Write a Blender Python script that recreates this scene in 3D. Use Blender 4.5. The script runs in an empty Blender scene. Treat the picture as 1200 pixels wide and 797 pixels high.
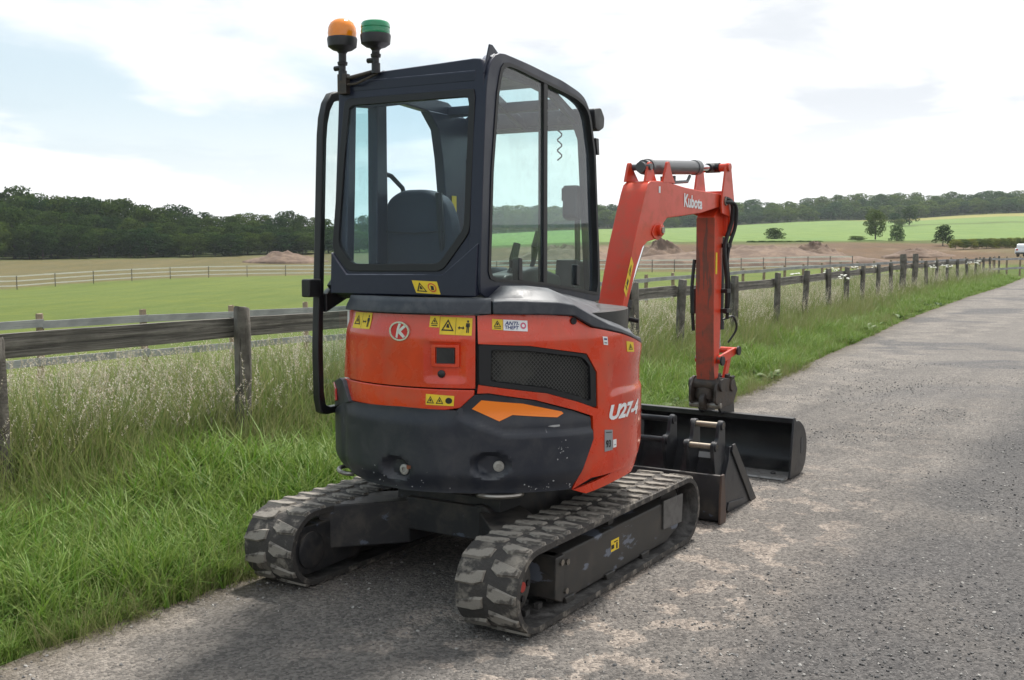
import bpy, bmesh, math, random
import numpy as np
from mathutils import Vector, Matrix, noise as mnoise
R = math.radians
random.seed(7); rng = np.random.default_rng(7)
scene = bpy.context.scene
C = scene.collection

# ------------------------------------------------------------------ camera, sky, sun, exposure
cam_d = bpy.data.cameras.new('camera'); cam = bpy.data.objects.new('camera', cam_d); C.objects.link(cam)
cam.location = (0, 0, 1.5716); cam.rotation_euler = (math.pi/2 - 0.08542, 0, 0)
cam_d.sensor_width = 36; cam_d.lens = 36*1239.5/1200; cam_d.clip_end = 6000; cam_d.clip_start = 0.05
scene.camera = cam
SKY_SEED, SKY_DX = 0.3, .35
SUN_EL, SUN_AZ = R(62), R(24)          # azimuth measured from +Y towards +X
sd = bpy.data.lights.new('sun', 'SUN'); sun = bpy.data.objects.new('sun', sd); C.objects.link(sun)
sd.energy = 4.2; sd.angle = R(6); sd.color = (1, .96, .9)
sun.rotation_euler = Vector((-math.sin(SUN_AZ)*math.cos(SUN_EL), -math.cos(SUN_AZ)*math.cos(SUN_EL), -math.sin(SUN_EL))).to_track_quat('-Z', 'Y').to_euler()
sun.location = (0, 0, 40)
scene.view_settings.view_transform = 'Standard'; scene.view_settings.look = 'None'
scene.view_settings.exposure = 0.42; scene.view_settings.gamma = 1
scene.cycles.use_denoising = True
scene.cycles.max_bounces = 8; scene.cycles.transparent_max_bounces = 12

class NT:
    """small node-tree helper"""
    def __init__(s, tree): s.t = tree; s.n = tree.nodes; s.l = tree.links
    def new(s, kind, **kw):
        n = s.n.new(kind)
        for k, v in kw.items():
            if hasattr(n, k): setattr(n, k, v)
            else: n.inputs[k].default_value = v
        return n
    def link(s, a, b): s.l.new(a, b)
    def noise(s, vec, scale, detail=4, rough=.55, dist=0):
        n = s.new('ShaderNodeTexNoise'); n.inputs['Scale'].default_value = scale
        n.inputs['Detail'].default_value = detail; n.inputs['Roughness'].default_value = rough
        n.inputs['Distortion'].default_value = dist
        if vec: s.link(vec, n.inputs['Vector'])
        return n.outputs['Fac']
    def ramp(s, fac, a, b, va=0., vb=1.):
        n = s.new('ShaderNodeMapRange'); n.interpolation_type = 'SMOOTHSTEP'
        n.inputs['From Min'].default_value = a; n.inputs['From Max'].default_value = b
        n.inputs['To Min'].default_value = va; n.inputs['To Max'].default_value = vb
        s.link(fac, n.inputs['Value']); return n.outputs['Result']
    def math(s, op, a, b=None):
        n = s.new('ShaderNodeMath'); n.operation = op
        for i, x in enumerate((a, b)):
            if x is None: continue
            if isinstance(x, (int, float)): n.inputs[i].default_value = x
            else: s.link(x, n.inputs[i])
        return n.outputs[0]
    def mix(s, fac, a, b, blend='MIX'):
        n = s.new('ShaderNodeMix'); n.data_type = 'RGBA'; n.blend_type = blend
        for i, x in ((0, fac), (6, a), (7, b)):
            if isinstance(x, (int, float)): n.inputs[i].default_value = x
            elif isinstance(x, tuple): n.inputs[i].default_value = (*x[:3], 1)
            else: s.link(x, n.inputs[i])
        return n.outputs[2]
    def bump(s, h, strength, dist=.01):
        n = s.new('ShaderNodeBump'); n.inputs['Strength'].default_value = strength; n.inputs['Distance'].default_value = dist
        s.link(h, n.inputs['Height']); return n.outputs[0]

w = bpy.data.worlds.new('World'); scene.world = w; w.use_nodes = True
W = NT(w.node_tree); W.n.clear()
sky = W.new('ShaderNodeTexSky'); sky.sky_type = 'NISHITA'; sky.sun_disc = False
sky.sun_elevation = SUN_EL; sky.sun_rotation = SUN_AZ; sky.air_density = 1; sky.dust_density = 2
tc = W.new('ShaderNodeTexCoord')
sep = W.new('ShaderNodeSeparateXYZ'); W.link(tc.outputs['Generated'], sep.inputs[0])
zc = W.math('ADD', W.math('MAXIMUM', sep.outputs[2], 0.0), .16)
cx_ = W.math('ADD', W.math('DIVIDE', sep.outputs[0], zc), SKY_DX); cy_ = W.math('DIVIDE', sep.outputs[1], zc)
cmb = W.new('ShaderNodeCombineXYZ'); W.link(cx_, cmb.inputs[0]); W.link(cy_, cmb.inputs[1]); cmb.inputs[2].default_value = SKY_SEED
n1 = W.noise(cmb.outputs[0], .62, 9, .52, .25)
n2 = W.noise(cmb.outputs[0], 1.5, 7, .55, .3)
cover = W.ramp(W.math('ADD', n1, W.math('MULTIPLY', sep.outputs[0], .20)), .37, .50)
haze_ = W.ramp(sep.outputs[2], .0, .16, 1, 0)
cover = W.math('MAXIMUM', cover, W.math('MULTIPLY', haze_, .75))
shade = W.math('MULTIPLY', W.ramp(n2, .44, .62), W.ramp(sep.outputs[2], .03, .14))
cloud = W.mix(W.math('MULTIPLY', shade, .85), (.93, .93, .93), (.60, .635, .68))
skys = W.new('ShaderNodeVectorMath'); skys.operation = 'SCALE'; skys.inputs['Scale'].default_value = .10
W.link(sky.outputs[0], skys.inputs[0])
blue = W.mix(.72, skys.outputs[0], (.60, .715, .765))
col = W.mix(cover, blue, cloud)
bg = W.new('ShaderNodeBackground'); W.link(col, bg.inputs[0]); bg.inputs[1].default_value = 1.0
wo = W.new('ShaderNodeOutputWorld'); W.link(bg.outputs[0], wo.inputs[0])

# ------------------------------------------------------------------ materials
def mat(name, col, rough=.5, metal=0, coat=0, var=None, dirt=None, bump=None, spec=.5, dust_sheen_up=None, scratch=None, seed=0):
    """principled material; var=(colour, noise scale, lo, hi); dirt=(colour, amount, scale); bump=(scale, strength); dust_sheen_up=(colour, amount)"""
    m = bpy.data.materials.new(name); m.use_nodes = True
    t = NT(m.node_tree); p = t.n['Principled BSDF']
    co = t.new('ShaderNodeTexCoord').outputs['Object']
    mp = t.new('ShaderNodeMapping'); mp.inputs['Location'].default_value = (seed*3.1, seed*1.7, seed*2.3); t.link(co, mp.inputs[0]); co = mp.outputs[0]
    c = col
    if var: c = t.mix(t.ramp(t.noise(co, var[1], 6, .6), var[2], var[3]), c, var[0])
    rr = None
    if dirt:
        f = t.math('MULTIPLY', t.ramp(t.noise(co, dirt[2], 8, .65, .4), .42, .72), dirt[1])
        c = t.mix(f, c, dirt[0]); rr = t.math('ADD', t.math('MULTIPLY', f, .9 - rough), rough)
    if dust_sheen_up:
        g = t.new('ShaderNodeNewGeometry'); s3 = t.new('ShaderNodeSeparateXYZ'); t.link(g.outputs['Normal'], s3.inputs[0])
        f = t.math('MULTIPLY', t.ramp(s3.outputs[2], .3, .95), dust_sheen_up[1])
        f = t.math('MULTIPLY', f, t.ramp(t.noise(co, 9, 6), .3, .6))
        c = t.mix(f, c, dust_sheen_up[0])
    if scratch:
        mp2 = t.new('ShaderNodeMapping'); mp2.inputs['Scale'].default_value = scratch[2]; t.link(co, mp2.inputs[0])
        f = t.math('MULTIPLY', t.ramp(t.noise(mp2.outputs[0], 1, 5, .6), scratch[3], scratch[3]+.05), scratch[1])
        c = t.mix(f, c, scratch[0])
    if isinstance(c, tuple): p.inputs['Base Color'].default_value = (*c, 1)
    else: t.link(c, p.inputs['Base Color'])
    if rr is not None: t.link(rr, p.inputs['Roughness'])
    else: p.inputs['Roughness'].default_value = rough
    p.inputs['Metallic'].default_value = metal; p.inputs['Coat Weight'].default_value = coat
    p.inputs['Coat Roughness'].default_value = .08
    p.inputs['Specular IOR Level'].default_value = spec
    if bump: t.link(t.bump(t.noise(co, bump[0], 5, .6), bump[1]), p.inputs['Normal'])
    return m
DUST = (.30, .26, .215)
red = mat('orange_red_paint', (.68, .046, .007), .25, coat=.55, var=((.54, .034, .008), 3, .35, .65), dirt=((.34, .12, .06), .28, 7), spec=.5, scratch=((.60, .20, .12), .35, (14, 14, 90), .70))
red_worn = mat('worn_red_paint', (.40, .060, .032), .55, dirt=((.17, .075, .05), .9, 6), bump=(40, .1), scratch=((.12, .06, .045), .75, (26, 26, 3), .56))
red_boom = mat('boom_red_paint', (.62, .042, .009), .36, coat=.2, dirt=((.30, .11, .06), .4, 9))
navy = mat('navy_cab_paint', (.007, .010, .026), .33, coat=.08, spec=.4, dirt=((.030, .036, .058), .3, 6), dust_sheen_up=((.34, .34, .40), .9))  # pale tint on upward faces paints the sky's reflection into the roof colour
blackp = mat('satin_black_paint', (.010, .010, .012), .38, dirt=((.05, .048, .045), .4, 8), dust_sheen_up=((.10, .095, .09), .35))
cwm = mat('counterweight_paint', (.013, .016, .026), .42, var=((.022, .025, .034), 5, .35, .7), dirt=((.085, .08, .078), .3, 9), dust_sheen_up=((.18, .18, .18), .5), scratch=((.25, .25, .26), .5, (60, 60, 9), .70), bump=(180, .05))
plastic = mat('grey_black_plastic', (.022, .026, .036), .45, dirt=((.13, .13, .13), .4, 14), bump=(260, .06), dust_sheen_up=((.18, .19, .20), .4))
rubber_seal = mat('black_rubber_seal', (.007, .007, .009), .5)
under = mat('undercarriage_black', (.016, .016, .018), .5, dirt=((.10, .085, .07), .55, 9), scratch=((.10, .12, .16), .7, (9, 9, 14), .63), dust_sheen_up=((.16, .14, .12), .5))
framep = mat('track_frame_paint', (.030, .028, .026), .55, dirt=((.085, .072, .06), .6, 7), scratch=((.15, .17, .215), .8, (6, 5, 14), .565))
tread = mat('dusty_track_rubber', (.040, .036, .033), .85, var=((.20, .178, .15), 12, .50, .64), dirt=((.055, .048, .042), .7, 22), bump=(70, .6))
lugm = mat('dusty_lug_rubber', (.235, .212, .182), .85, var=((.060, .052, .045), 16, .47, .60), dirt=((.33, .30, .255), .7, 6), bump=(70, .6))
rubber = mat('inner_track_rubber', (.022, .020, .019), .8, dirt=((.20, .19, .18), .6, 8), bump=(60, .4))
steel = mat('worn_steel', (.32, .30, .27), .4, 1, dirt=((.12, .09, .07), .6, 16))
chrome = mat('chrome_rod', (.75, .76, .78), .12, 1)
rust = mat('greasy_brown_metal', (.030, .023, .019), .5, dirt=((.11, .08, .058), .6, 14), bump=(50, .3))
bktm = mat('new_black_bucket_paint', (.012, .012, .014), .33, dirt=((.05, .05, .052), .4, 7), dust_sheen_up=((.07, .065, .06), .6))
bkt2m = mat('spare_bucket_paint', (.017, .018, .022), .38, dirt=((.085, .082, .08), .5, 9), scratch=((.2, .2, .2), .5, (30, 30, 5), .68))
edgem = mat('bare_edge_steel', (.34, .33, .32), .5, .7, dirt=((.12, .1, .085), .7, 12))
hosem = mat('hydraulic_hose', (.012, .012, .013), .5)
yellow = mat('yellow_sticker', (.80, .56, .02), .5, dirt=((.5, .38, .08), .4, 30))
white = mat('white_sticker', (.78, .78, .78), .45)
ink = mat('black_ink', (.01, .01, .01), .6)
navy_ink = mat('blue_ink', (.02, .03, .16), .6)
pink_ink = mat('pink_ink', (.62, .12, .20), .6)
greyst = mat('grey_sticker', (.26, .27, .28), .5)
rfl = mat('orange_reflector', (.95, .23, .015), .3)
redlens = mat('red_lens', (.55, .02, .015), .2, coat=.5)
seatm = mat('seat_fabric', (.016, .022, .036), .8, bump=(200, .1))
def lens(name, c):
    m = mat(name, c, .15, coat=.6); p = m.node_tree.nodes['Principled BSDF']; p.inputs['Transmission Weight'].default_value = .12; return m
amber = lens('amber_lens', (.95, .27, .002)); green_l = lens('green_lens', (.0, .26, .10))
def glass(name, tint, refl=1.0, dirtamt=.05):
    m = bpy.data.materials.new(name); m.use_nodes = True; t = NT(m.node_tree); t.n.clear()
    o = t.new('ShaderNodeOutputMaterial'); tr = t.new('ShaderNodeBsdfTransparent'); tr.inputs[0].default_value = (*tint, 1)
    gl = t.new('ShaderNodeBsdfGlossy'); gl.inputs['Roughness'].default_value = .02; gl.inputs[0].default_value = (1, 1, 1, 1)
    fr = t.new('ShaderNodeFresnel'); fr.inputs[0].default_value = 1.5
    mx = t.new('ShaderNodeMixShader'); bf = t.new('ShaderNodeNewGeometry').outputs['Backfacing']; t.link(t.math('MULTIPLY', t.math('MULTIPLY', fr.outputs[0], refl), t.math('SUBTRACT', 1, bf)), mx.inputs[0]); t.link(tr.outputs[0], mx.inputs[1]); t.link(gl.outputs[0], mx.inputs[2])
    df = t.new('ShaderNodeBsdfDiffuse'); df.inputs[0].default_value = (.42, .45, .46, 1)
    co = t.new('ShaderNodeTexCoord').outputs['Object']
    f = t.math('ADD', t.math('MULTIPLY', t.ramp(t.noise(co, 5, 8, .7), .45, .75), dirtamt), dirtamt*.6)
    f = t.math('ADD', f, t.math('MULTIPLY', t.ramp(t.noise(co, 70, 2, .5), .72, .78), .25))
    m2 = t.new('ShaderNodeMixShader'); t.link(f, m2.inputs[0]); t.link(mx.outputs[0], m2.inputs[1]); t.link(df.outputs[0], m2.inputs[2])
    t.link(m2.outputs[0], o.inputs[0]); return m
gl_side = glass('tinted_glass', (.91, .985, .975)); gl_rear = glass('rear_glass', (.88, .955, .985), .6, dirtamt=.018); gl_door = glass('door_glass', (.94, .985, .97), dirtamt=.03)

# ------------------------------------------------------------------ mesh helpers
class MB:
    def __init__(s): s.v = []; s.f = []; s.m = []
    def add(s, vs, fs, mi=0):
        b = len(s.v); s.v += [tuple(map(float, q)) for q in vs]
        for q in fs: s.f.append(tuple(b+i for i in q)); s.m.append(mi)
        return s
    def box(s, c, sz, mi=0, rot=None):
        h = [x/2 for x in sz]; M_ = rot or Matrix.Identity(3)
        vs = [Vector(c) + M_ @ Vector((a*h[0], b*h[1], d*h[2])) for a in (-1, 1) for b in (-1, 1) for d in (-1, 1)]
        return s.add(vs, [(0, 1, 3, 2), (4, 6, 7, 5), (0, 4, 5, 1), (2, 3, 7, 6), (0, 2, 6, 4), (1, 5, 7, 3)], mi)
    def prism(s, poly, axis, a, b, mi=0, fa=None):
        """extrude a 2D outline along an axis; fa(p, w) may map the point instead"""
        def P(q, wv):
            if fa: return fa(q, wv)
            return {'x': (wv, q[0], q[1]), 'y': (q[0], wv, q[1]), 'z': (q[0], q[1], wv)}[axis]
        n = len(poly); vs = [P(q, a) for q in poly] + [P(q, b) for q in poly]
        fs = [tuple(range(n-1, -1, -1)), tuple(range(n, 2*n))] + [(i, (i+1) % n, n+(i+1) % n, n+i) for i in range(n)]
        return s.add(vs, fs, mi)
    def ring(s, outer, inner, axis, a, b, mi=0, fa=None):
        def P(q, wv):
            if fa: return fa(q, wv)
            return {'x': (wv, q[0], q[1]), 'y': (q[0], wv, q[1]), 'z': (q[0], q[1], wv)}[axis]
        n = len(outer); vs = [P(q, wv) for wv in (a, b) for L in (outer, inner) for q in L]
        fs = []
        for i in range(n):
            j = (i+1) % n
            fs += [(i, j, n+j, n+i), (2*n+i, 3*n+i, 3*n+j, 2*n+j), (i, 2*n+i, 2*n+j, j), (n+i, n+j, 3*n+j, 3*n+i)]
        return s.add(vs, fs, mi)
    def tube(s, pts, r, n=8, mi=0, closed=False):
        pts = [Vector(p) for p in pts]; k = len(pts); rs = r if isinstance(r, (list, tuple)) else [r]*k
        vs = []; up = None
        for i, p in enumerate(pts):
            a = pts[i-1] if (i > 0 or closed) else p; b = pts[(i+1) % k] if (i < k-1 or closed) else p
            d = (b-a).normalized()
            if up is None: up = d.orthogonal().normalized()
            up = (up - d*up.dot(d)); up = up.normalized() if up.length > 1e-6 else d.orthogonal().normalized()
            sd_ = d.cross(up)
            for j in range(n):
                t = 2*math.pi*j/n; vs.append(p + (up*math.cos(t) + sd_*math.sin(t))*rs[i])
        fs = []
        for i in range(k if closed else k-1):
            i2 = (i+1) % k
            for j in range(n): j2 = (j+1) % n; fs.append((i*n+j, i*n+j2, i2*n+j2, i2*n+j))
        if not closed: fs += [tuple(range(n-1, -1, -1)), tuple((k-1)*n+j for j in range(n))]
        return s.add(vs, fs, mi)
    def cyl(s, a, b, r, n=20, mi=0, r2=None):
        a, b = Vector(a), Vector(b); return s.tube([a, b], [r, r if r2 is None else r2], n, mi)
    def lathe(s, prof, o=(0, 0, 0), axis=(0, 0, 1), n=24, mi=0):
        q = Vector((0, 0, 1)).rotation_difference(Vector(axis)); o = Vector(o); k = len(prof); vs = []
        for r, z in prof:
            for j in range(n): t = 2*math.pi*j/n; vs.append(o + q @ Vector((r*math.cos(t), r*math.sin(t), z)))
        fs = [(i*n+j, i*n+(j+1) % n, (i+1)*n+(j+1) % n, (i+1)*n+j) for i in range(k-1) for j in range(n)]
        fs += [tuple(range(n-1, -1, -1)), tuple((k-1)*n+j for j in range(n))]
        return s.add(vs, fs, mi)
    def mesh(s, name, mats, smooth=38):
        me = bpy.data.meshes.new(name); me.from_pydata(s.v, [], s.f)
        for m in (mats if isinstance(mats, (list, tuple)) else [mats]): me.materials.append(m)
        me.polygons.foreach_set('material_index', s.m)
        b = bmesh.new(); b.from_mesh(me); bmesh.ops.recalc_face_normals(b, faces=b.faces[:]); b.to_mesh(me); b.free()
        if smooth: 
            me.polygons.foreach_set('use_smooth', [True]*len(me.polygons)); me.set_sharp_from_angle(angle=R(smooth))
        return me
    def build(s, name, mats, parent=None, bevel=0, smooth=38, seg=2, **kw):
        o = bpy.data.objects.new(name, s.mesh(name, mats, 0 if bevel else smooth)); C.objects.link(o)
        if bevel:
            o.data.polygons.foreach_set('use_smooth', [True]*len(o.data.polygons))
            md = o.modifiers.new('bevel', 'BEVEL'); md.width = bevel; md.segments = seg; md.limit_method = 'ANGLE'; md.angle_limit = R(40); md.harden_normals = True
        if parent: o.parent = parent
        for k, v in kw.items(): o[k] = v
        return o
def empty(name, loc=(0, 0, 0), rz=0, **kw):
    o = bpy.data.objects.new(name, None); C.objects.link(o); o.location = loc; o.rotation_euler = (0, 0, rz); o.empty_display_size = .2
    for k, v in kw.items(): o[k] = v
    return o
def inst(name, me, parent=None, loc=(0, 0, 0), rot=(0, 0, 0), scale=(1, 1, 1), **kw):
    o = bpy.data.objects.new(name, me); C.objects.link(o); o.location = loc; o.rotation_euler = rot; o.scale = scale
    if parent: o.parent = parent
    for k, v in kw.items(): o[k] = v
    return o
def chain(pts, rad, n=5):
    """round the corners of a closed outline; rad per point or scalar"""
    out = []; k = len(pts)
    for i, p in enumerate(pts):
        p = Vector(p); a = Vector(pts[i-1]); b = Vector(pts[(i+1) % k])
        r = rad[i] if isinstance(rad, (list, tuple)) else rad
        r = min(r, (a-p).length*.45, (b-p).length*.45)
        if r <= 0: out.append(tuple(p)); continue
        s_ = p + (a-p).normalized()*r; e = p + (b-p).normalized()*r
        for j in range(n+1):
            t = j/n; out.append(tuple((1-t)**2*s_ + 2*t*(1-t)*p + t*t*e))
    return out
def polar(poly, c, n=96, deg=False):
    """resample an outline at n angles round c, so that two outlines can be joined as a ring"""
    if deg: return [(q[0]/.0131, q[1]) for q in polar([(u*.0131, z) for u, z in poly], (c[0]*.0131, c[1]), n)]
    out = []
    for i in range(n):
        a = 2*math.pi*i/n; d = (math.cos(a), math.sin(a)); best = None
        for k in range(len(poly)):
            p, q = poly[k-1], poly[k]; ex, ey = q[0]-p[0], q[1]-p[1]; den = d[0]*ey - d[1]*ex
            if abs(den) < 1e-9: continue
            px, py = p[0]-c[0], p[1]-c[1]; t = (px*ey - py*ex)/den; u = (px*d[1] - py*d[0])/den
            if t > 0 and -1e-6 <= u <= 1+1e-6 and (best is None or t > best): best = t
        out.append((c[0]+d[0]*best, c[1]+d[1]*best))
    return out
def sub2d(poly, du, dz):
    """an outline in (u, z) cut by a grid: returns verts and faces"""
    b = bmesh.new(); b.faces.new([b.verts.new((q[0], q[1], 0)) for q in poly])
    us = [q[0] for q in poly]; zs = [q[1] for q in poly]
    x = math.ceil(min(us)/du+.01)*du
    while x < max(us)-1e-4:
        bmesh.ops.bisect_plane(b, geom=b.verts[:]+b.edges[:]+b.faces[:], plane_co=(x, 0, 0), plane_no=(1, 0, 0), dist=1e-6); x += du
    z = math.ceil(min(zs)/dz+.01)*dz
    while z < max(zs)-1e-4:
        bmesh.ops.bisect_plane(b, geom=b.verts[:]+b.edges[:]+b.faces[:], plane_co=(0, z, 0), plane_no=(0, 1, 0), dist=1e-6); z += dz
    b.verts.index_update(); vs = [tuple(v.co) for v in b.verts]; fs = [tuple(v.index for v in f.verts) for f in b.faces]
    be = [tuple(v.index for v in e.verts) for e in b.edges if len(e.link_faces) == 1]
    b.free(); return vs, fs, be
def cylmap(u, z, r): a = R(u); return (r*math.sin(a), -r*math.cos(a), z)
def wrap(name, poly, Rf, t, m, parent, du=3, dz=.04, bevel=.004, mb=None, mi=0, **kw):
    """a panel bent round the machine's swing axis: outline in (degrees from the rear, height)"""
    vs, fs, be = sub2d(poly, du, dz); n = len(vs); rf = Rf if callable(Rf) else (lambda u, z: Rf)
    V = [cylmap(q[0], q[1], rf(q[0], q[1])) for q in vs]
    F = [f for f in fs]
    if t:
        V += [cylmap(q[0], q[1], rf(q[0], q[1])-t) for q in vs]
        F += [tuple(n+i for i in reversed(f)) for f in fs] + [(a, b, n+b, n+a) for a, b in be]
    if mb is not None: mb.add(V, F, mi); return None
    b = MB(); b.add(V, F); return b.build(name, m, parent, bevel=bevel, **kw)
def text_mesh(txt, size=1, shear=0, offset=0):
    c = bpy.data.curves.new('lettering', 'FONT'); c.body = txt; c.size = size; c.shear = shear; c.offset = offset; c.resolution_u = 3
    o = bpy.data.objects.new('lettering', c); C.objects.link(o); bpy.context.view_layer.update()
    me = bpy.data.meshes.new_from_object(o.evaluated_get(bpy.context.evaluated_depsgraph_get()))
    vs = [tuple(v.co) for v in me.vertices]; fs = [tuple(p.vertices) for p in me.polygons]
    bpy.data.objects.remove(o); bpy.data.curves.remove(c); bpy.data.meshes.remove(me)
    x0 = min(v[0] for v in vs); x1 = max(v[0] for v in vs); y0 = min(v[1] for v in vs); y1 = max(v[1] for v in vs)
    return [((v[0]-x0)/(x1-x0), (v[1]-y0)/(y1-y0)) for v in vs], fs
def sstep(a, b, x):
    t = np.clip((x-a)/(b-a), 0, 1); return t*t*(3-2*t)

# ------------------------------------------------------------------ the lie of the land
HD = R(33)                                   # heading of the road at the camera
def to_ts(x, y): return x*math.cos(HD)-y*math.sin(HD), x*math.sin(HD)+y*math.cos(HD)
def to_xy(t, s): return t*math.cos(HD)+s*math.sin(HD), -t*math.sin(HD)+s*math.cos(HD)
ES = np.array([-60, 2, 6, 9, 12, 15.2, 20, 24.6, 30, 36.3, 50, 66, 90, 140]); ET = np.array([-3.6, -3.76, -3.82, -3.97, -4.2, -4.57, -5.02, -5.5, -5.9, -6.35, -7.1, -8.3, -10.3, -15])
FS = np.array([-60, 3, 5.1, 9, 13.4, 16.5, 20, 25, 36, 50, 66, 90, 140]); FT = np.array([-5.5, -5.62, -5.65, -5.72, -5.86, -5.97, -6.27, -6.85, -7.95, -8.7, -9.9, -12, -16.7])
edge_t = lambda s: np.interp(s, ES, ET)
fence_t = lambda s: np.interp(s, FS, FT)
PX = np.array([-700, 0, 360, 760, 1000, 1200, 1700])
TAB = [[(15, -.5), (95, -2.3), (130, -1.3), (165, -.2), (230, 2), (420, 4), (900, 8)],
       [(15, -.5), (95, -2.1), (130, -1.3), (165, -.16), (230, 1.2), (420, 4), (900, 8)],
       [(15, -.5), (60, -1.1), (130, -1.6), (160, -.5), (190, .8), (300, 3), (900, 12)],
       [(15, -.5), (33, -.35), (110, -.75), (150, .9), (180, 2.6), (300, 6), (470, 10.8), (560, 15.5), (900, 30)],
       [(15, -.4), (40, -.2), (110, -.35), (150, 1.2), (180, 2.8), (300, 7.2), (465, 14.2), (560, 20), (900, 36)],
       [(15, -.2), (65, 0), (124, .72), (160, 2.0), (180, 2.9), (300, 8), (455, 17.0), (560, 24), (900, 40)],
       [(15, -.1), (65, .1), (124, .9), (160, 2.2), (180, 3.2), (300, 8), (455, 17.5), (560, 24.5), (900, 40)]]
def table_z(px, D):
    cols = [np.interp(D, [a for a, b in T_], [b for a, b in T_]) for T_ in TAB]
    cols = np.array(cols); out = np.zeros_like(D)
    px = np.clip(px, PX[0], PX[-1]); k = np.clip(np.searchsorted(PX, px)-1, 0, len(PX)-2)
    f = (px-PX[k])/(PX[k+1]-PX[k]); f = f*f*(3-2*f)
    i = np.arange(len(D)); return cols[k, i]*(1-f)+cols[k+1, i]*f
def terrain(x, y):
    x = np.atleast_1d(np.asarray(x, float)); y = np.atleast_1d(np.asarray(y, float))
    t, s = to_ts(x, y); D = np.maximum(np.hypot(x, y)*.93, 1.); D = np.where(y > 0, np.maximum(y, D*.6), D)
    px = np.where(y > 1, 600+1240*x/np.maximum(y, 1), np.where(x > 0, 1700, -700))
    tz = table_z(px, D)
    wgt = np.maximum(sstep(0, 7.5, (fence_t(s)-.3)-t), sstep(60, 130, D))
    wgt = np.maximum(wgt, sstep(9, 25, t)*.7)
    z = tz*wgt
    z = np.where(t < edge_t(s), z+.02*sstep(0, .5, edge_t(s)-t), z-.035)
    return z
def tz1(x, y): return float(terrain(x, y)[0])

# ground sheet: a polar grid round the camera, fine where the photograph looks
ang = np.concatenate([np.arange(-180, -34, 3.), np.arange(-34, 34, .14), np.arange(34, 180, 3.)]); ang = np.radians(ang)
rad = np.concatenate([[.25], np.geomspace(.8, 900, 250), [1050]])
AA, RR = np.meshgrid(ang, rad, indexing='ij'); GX = (RR*np.sin(AA)).ravel(); GY = (RR*np.cos(AA)).ravel()
GZ = terrain(GX, GY)
gt, gs = to_ts(GX, GY); gD = np.maximum(GY, 1); gpx = 600+1240*GX/gD
jit = np.array([mnoise.noise(Vector((x*.35, y*.35, 0))) for x, y in zip(GX, GY)])
jit2 = np.array([mnoise.noise(Vector((x*.045, y*.045, 3))) for x, y in zip(GX, GY)])
gcol = np.zeros((len(GX), 3)); gcol[:] = (.085, .125, .028)
def paint(mask, c): m_ = np.clip(mask, 0, 1)[:, None]; gcol[:] = gcol*(1-m_)+np.array(c)*m_
beyond = (fence_t(gs)-.2)-gt
paint(sstep(.0, 1.5, beyond+jit*.5)*sstep(9, 6, beyond+jit), (.15, .17, .06))                      # dry meadow behind the roadside fence
paint(sstep(7, 8.5, beyond+jit*.4), (.125, .165, .042))                                            # mown paddock
far0 = np.interp(gpx, [-700, 0, 360, 760, 1000, 1200], [95, 95, 130, 108, 104, 95])
far1 = np.interp(gpx, [-700, 0, 360, 500, 760, 1000, 1200], [163, 163, 188, 190, 178, 176, 172])
paint(sstep(-1, 2, gD+jit2*4-far0)*(gpx < 2200), (.135, .118, .060))                               # rough dry strip
dirtm = sstep(430, 620, gpx+jit2*60)*sstep(1260, 1080, gpx+jit2*120)*sstep(3, 8, gD+jit2*8-far0-2)*sstep(2, -9, gD+jit2*8-far1)
paint(dirtm, (.140, .093, .064))                                                                   # bare dug soil
paint(dirtm*sstep(.05, .3, jit2+jit*.3), (.215, .160, .120))
paint(sstep(-3, 2, gD+jit2*5-far1), (.095, .115, .040))                                            # rough green band under the hill
crop0 = far1+np.interp(gpx, [360, 760, 1000, 1200], [16, 12, 10, 22])
paint(sstep(-2, 3, gD+jit2*3-crop0)*sstep(380, 460, gpx), (.165, .245, .085))
paint(sstep(-3, 3, gD-np.interp(gpx, [900, 1070, 1200], [500, 412, 405]))*sstep(950, 1060, gpx), (.27, .26, .10))   # ripening strip at its top
paint(sstep(330, 334, gD)*sstep(345, 341, gD)*sstep(1000, 1060, gpx), (.10, .14, .05))
paint(sstep(-2, 6, gD-np.interp(gpx, [-700, 0, 360, 420, 760, 1000, 1200], [168, 168, 192, 440, 468, 462, 452])), (.05, .065, .025))  # woodland floor
paint((gt > edge_t(gs)+.05)*(gs < 130)*1., (.10, .095, .085))
gme = bpy.data.meshes.new('ground'); na, nr = len(ang), len(rad)
ii, jj = np.meshgrid(np.arange(na), np.arange(nr-1), indexing='ij'); i2 = (ii+1) % na
gfaces = np.stack([ii*nr+jj, ii*nr+jj+1, i2*nr+jj+1, i2*nr+jj], -1).reshape(-1, 4)
gme.from_pydata(np.c_[GX, GY, GZ].tolist(), [], gfaces.tolist()); gme.polygons.foreach_set('use_smooth', [True]*len(gme.polygons))
ca = gme.color_attributes.new('land', 'FLOAT_COLOR', 'POINT'); ca.data.foreach_set('color', np.c_[gcol, np.ones(len(gcol))].ravel())
gm = bpy.data.materials.new('land'); gm.use_nodes = True; t = NT(gm.node_tree); p = t.n['Principled BSDF']
at = t.new('ShaderNodeVertexColor'); at.layer_name = 'land'; co = t.new('ShaderNodeTexCoord').outputs['Object']
a_ = t.noise(co, 4.5, 8, .7); b_ = t.noise(co, .12, 6, .6); c_ = t.noise(co, 26, 4, .7)
cc = t.mix(t.ramp(a_, .3, .7, .0, .55), at.outputs[0], t.mix(1., at.outputs[0], (.62, .66, .55), 'MULTIPLY'))
cc = t.mix(t.ramp(b_, .35, .65, 0, .5), cc, t.mix(1., cc, (1.25, 1.12, .95), 'MULTIPLY'))
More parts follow.
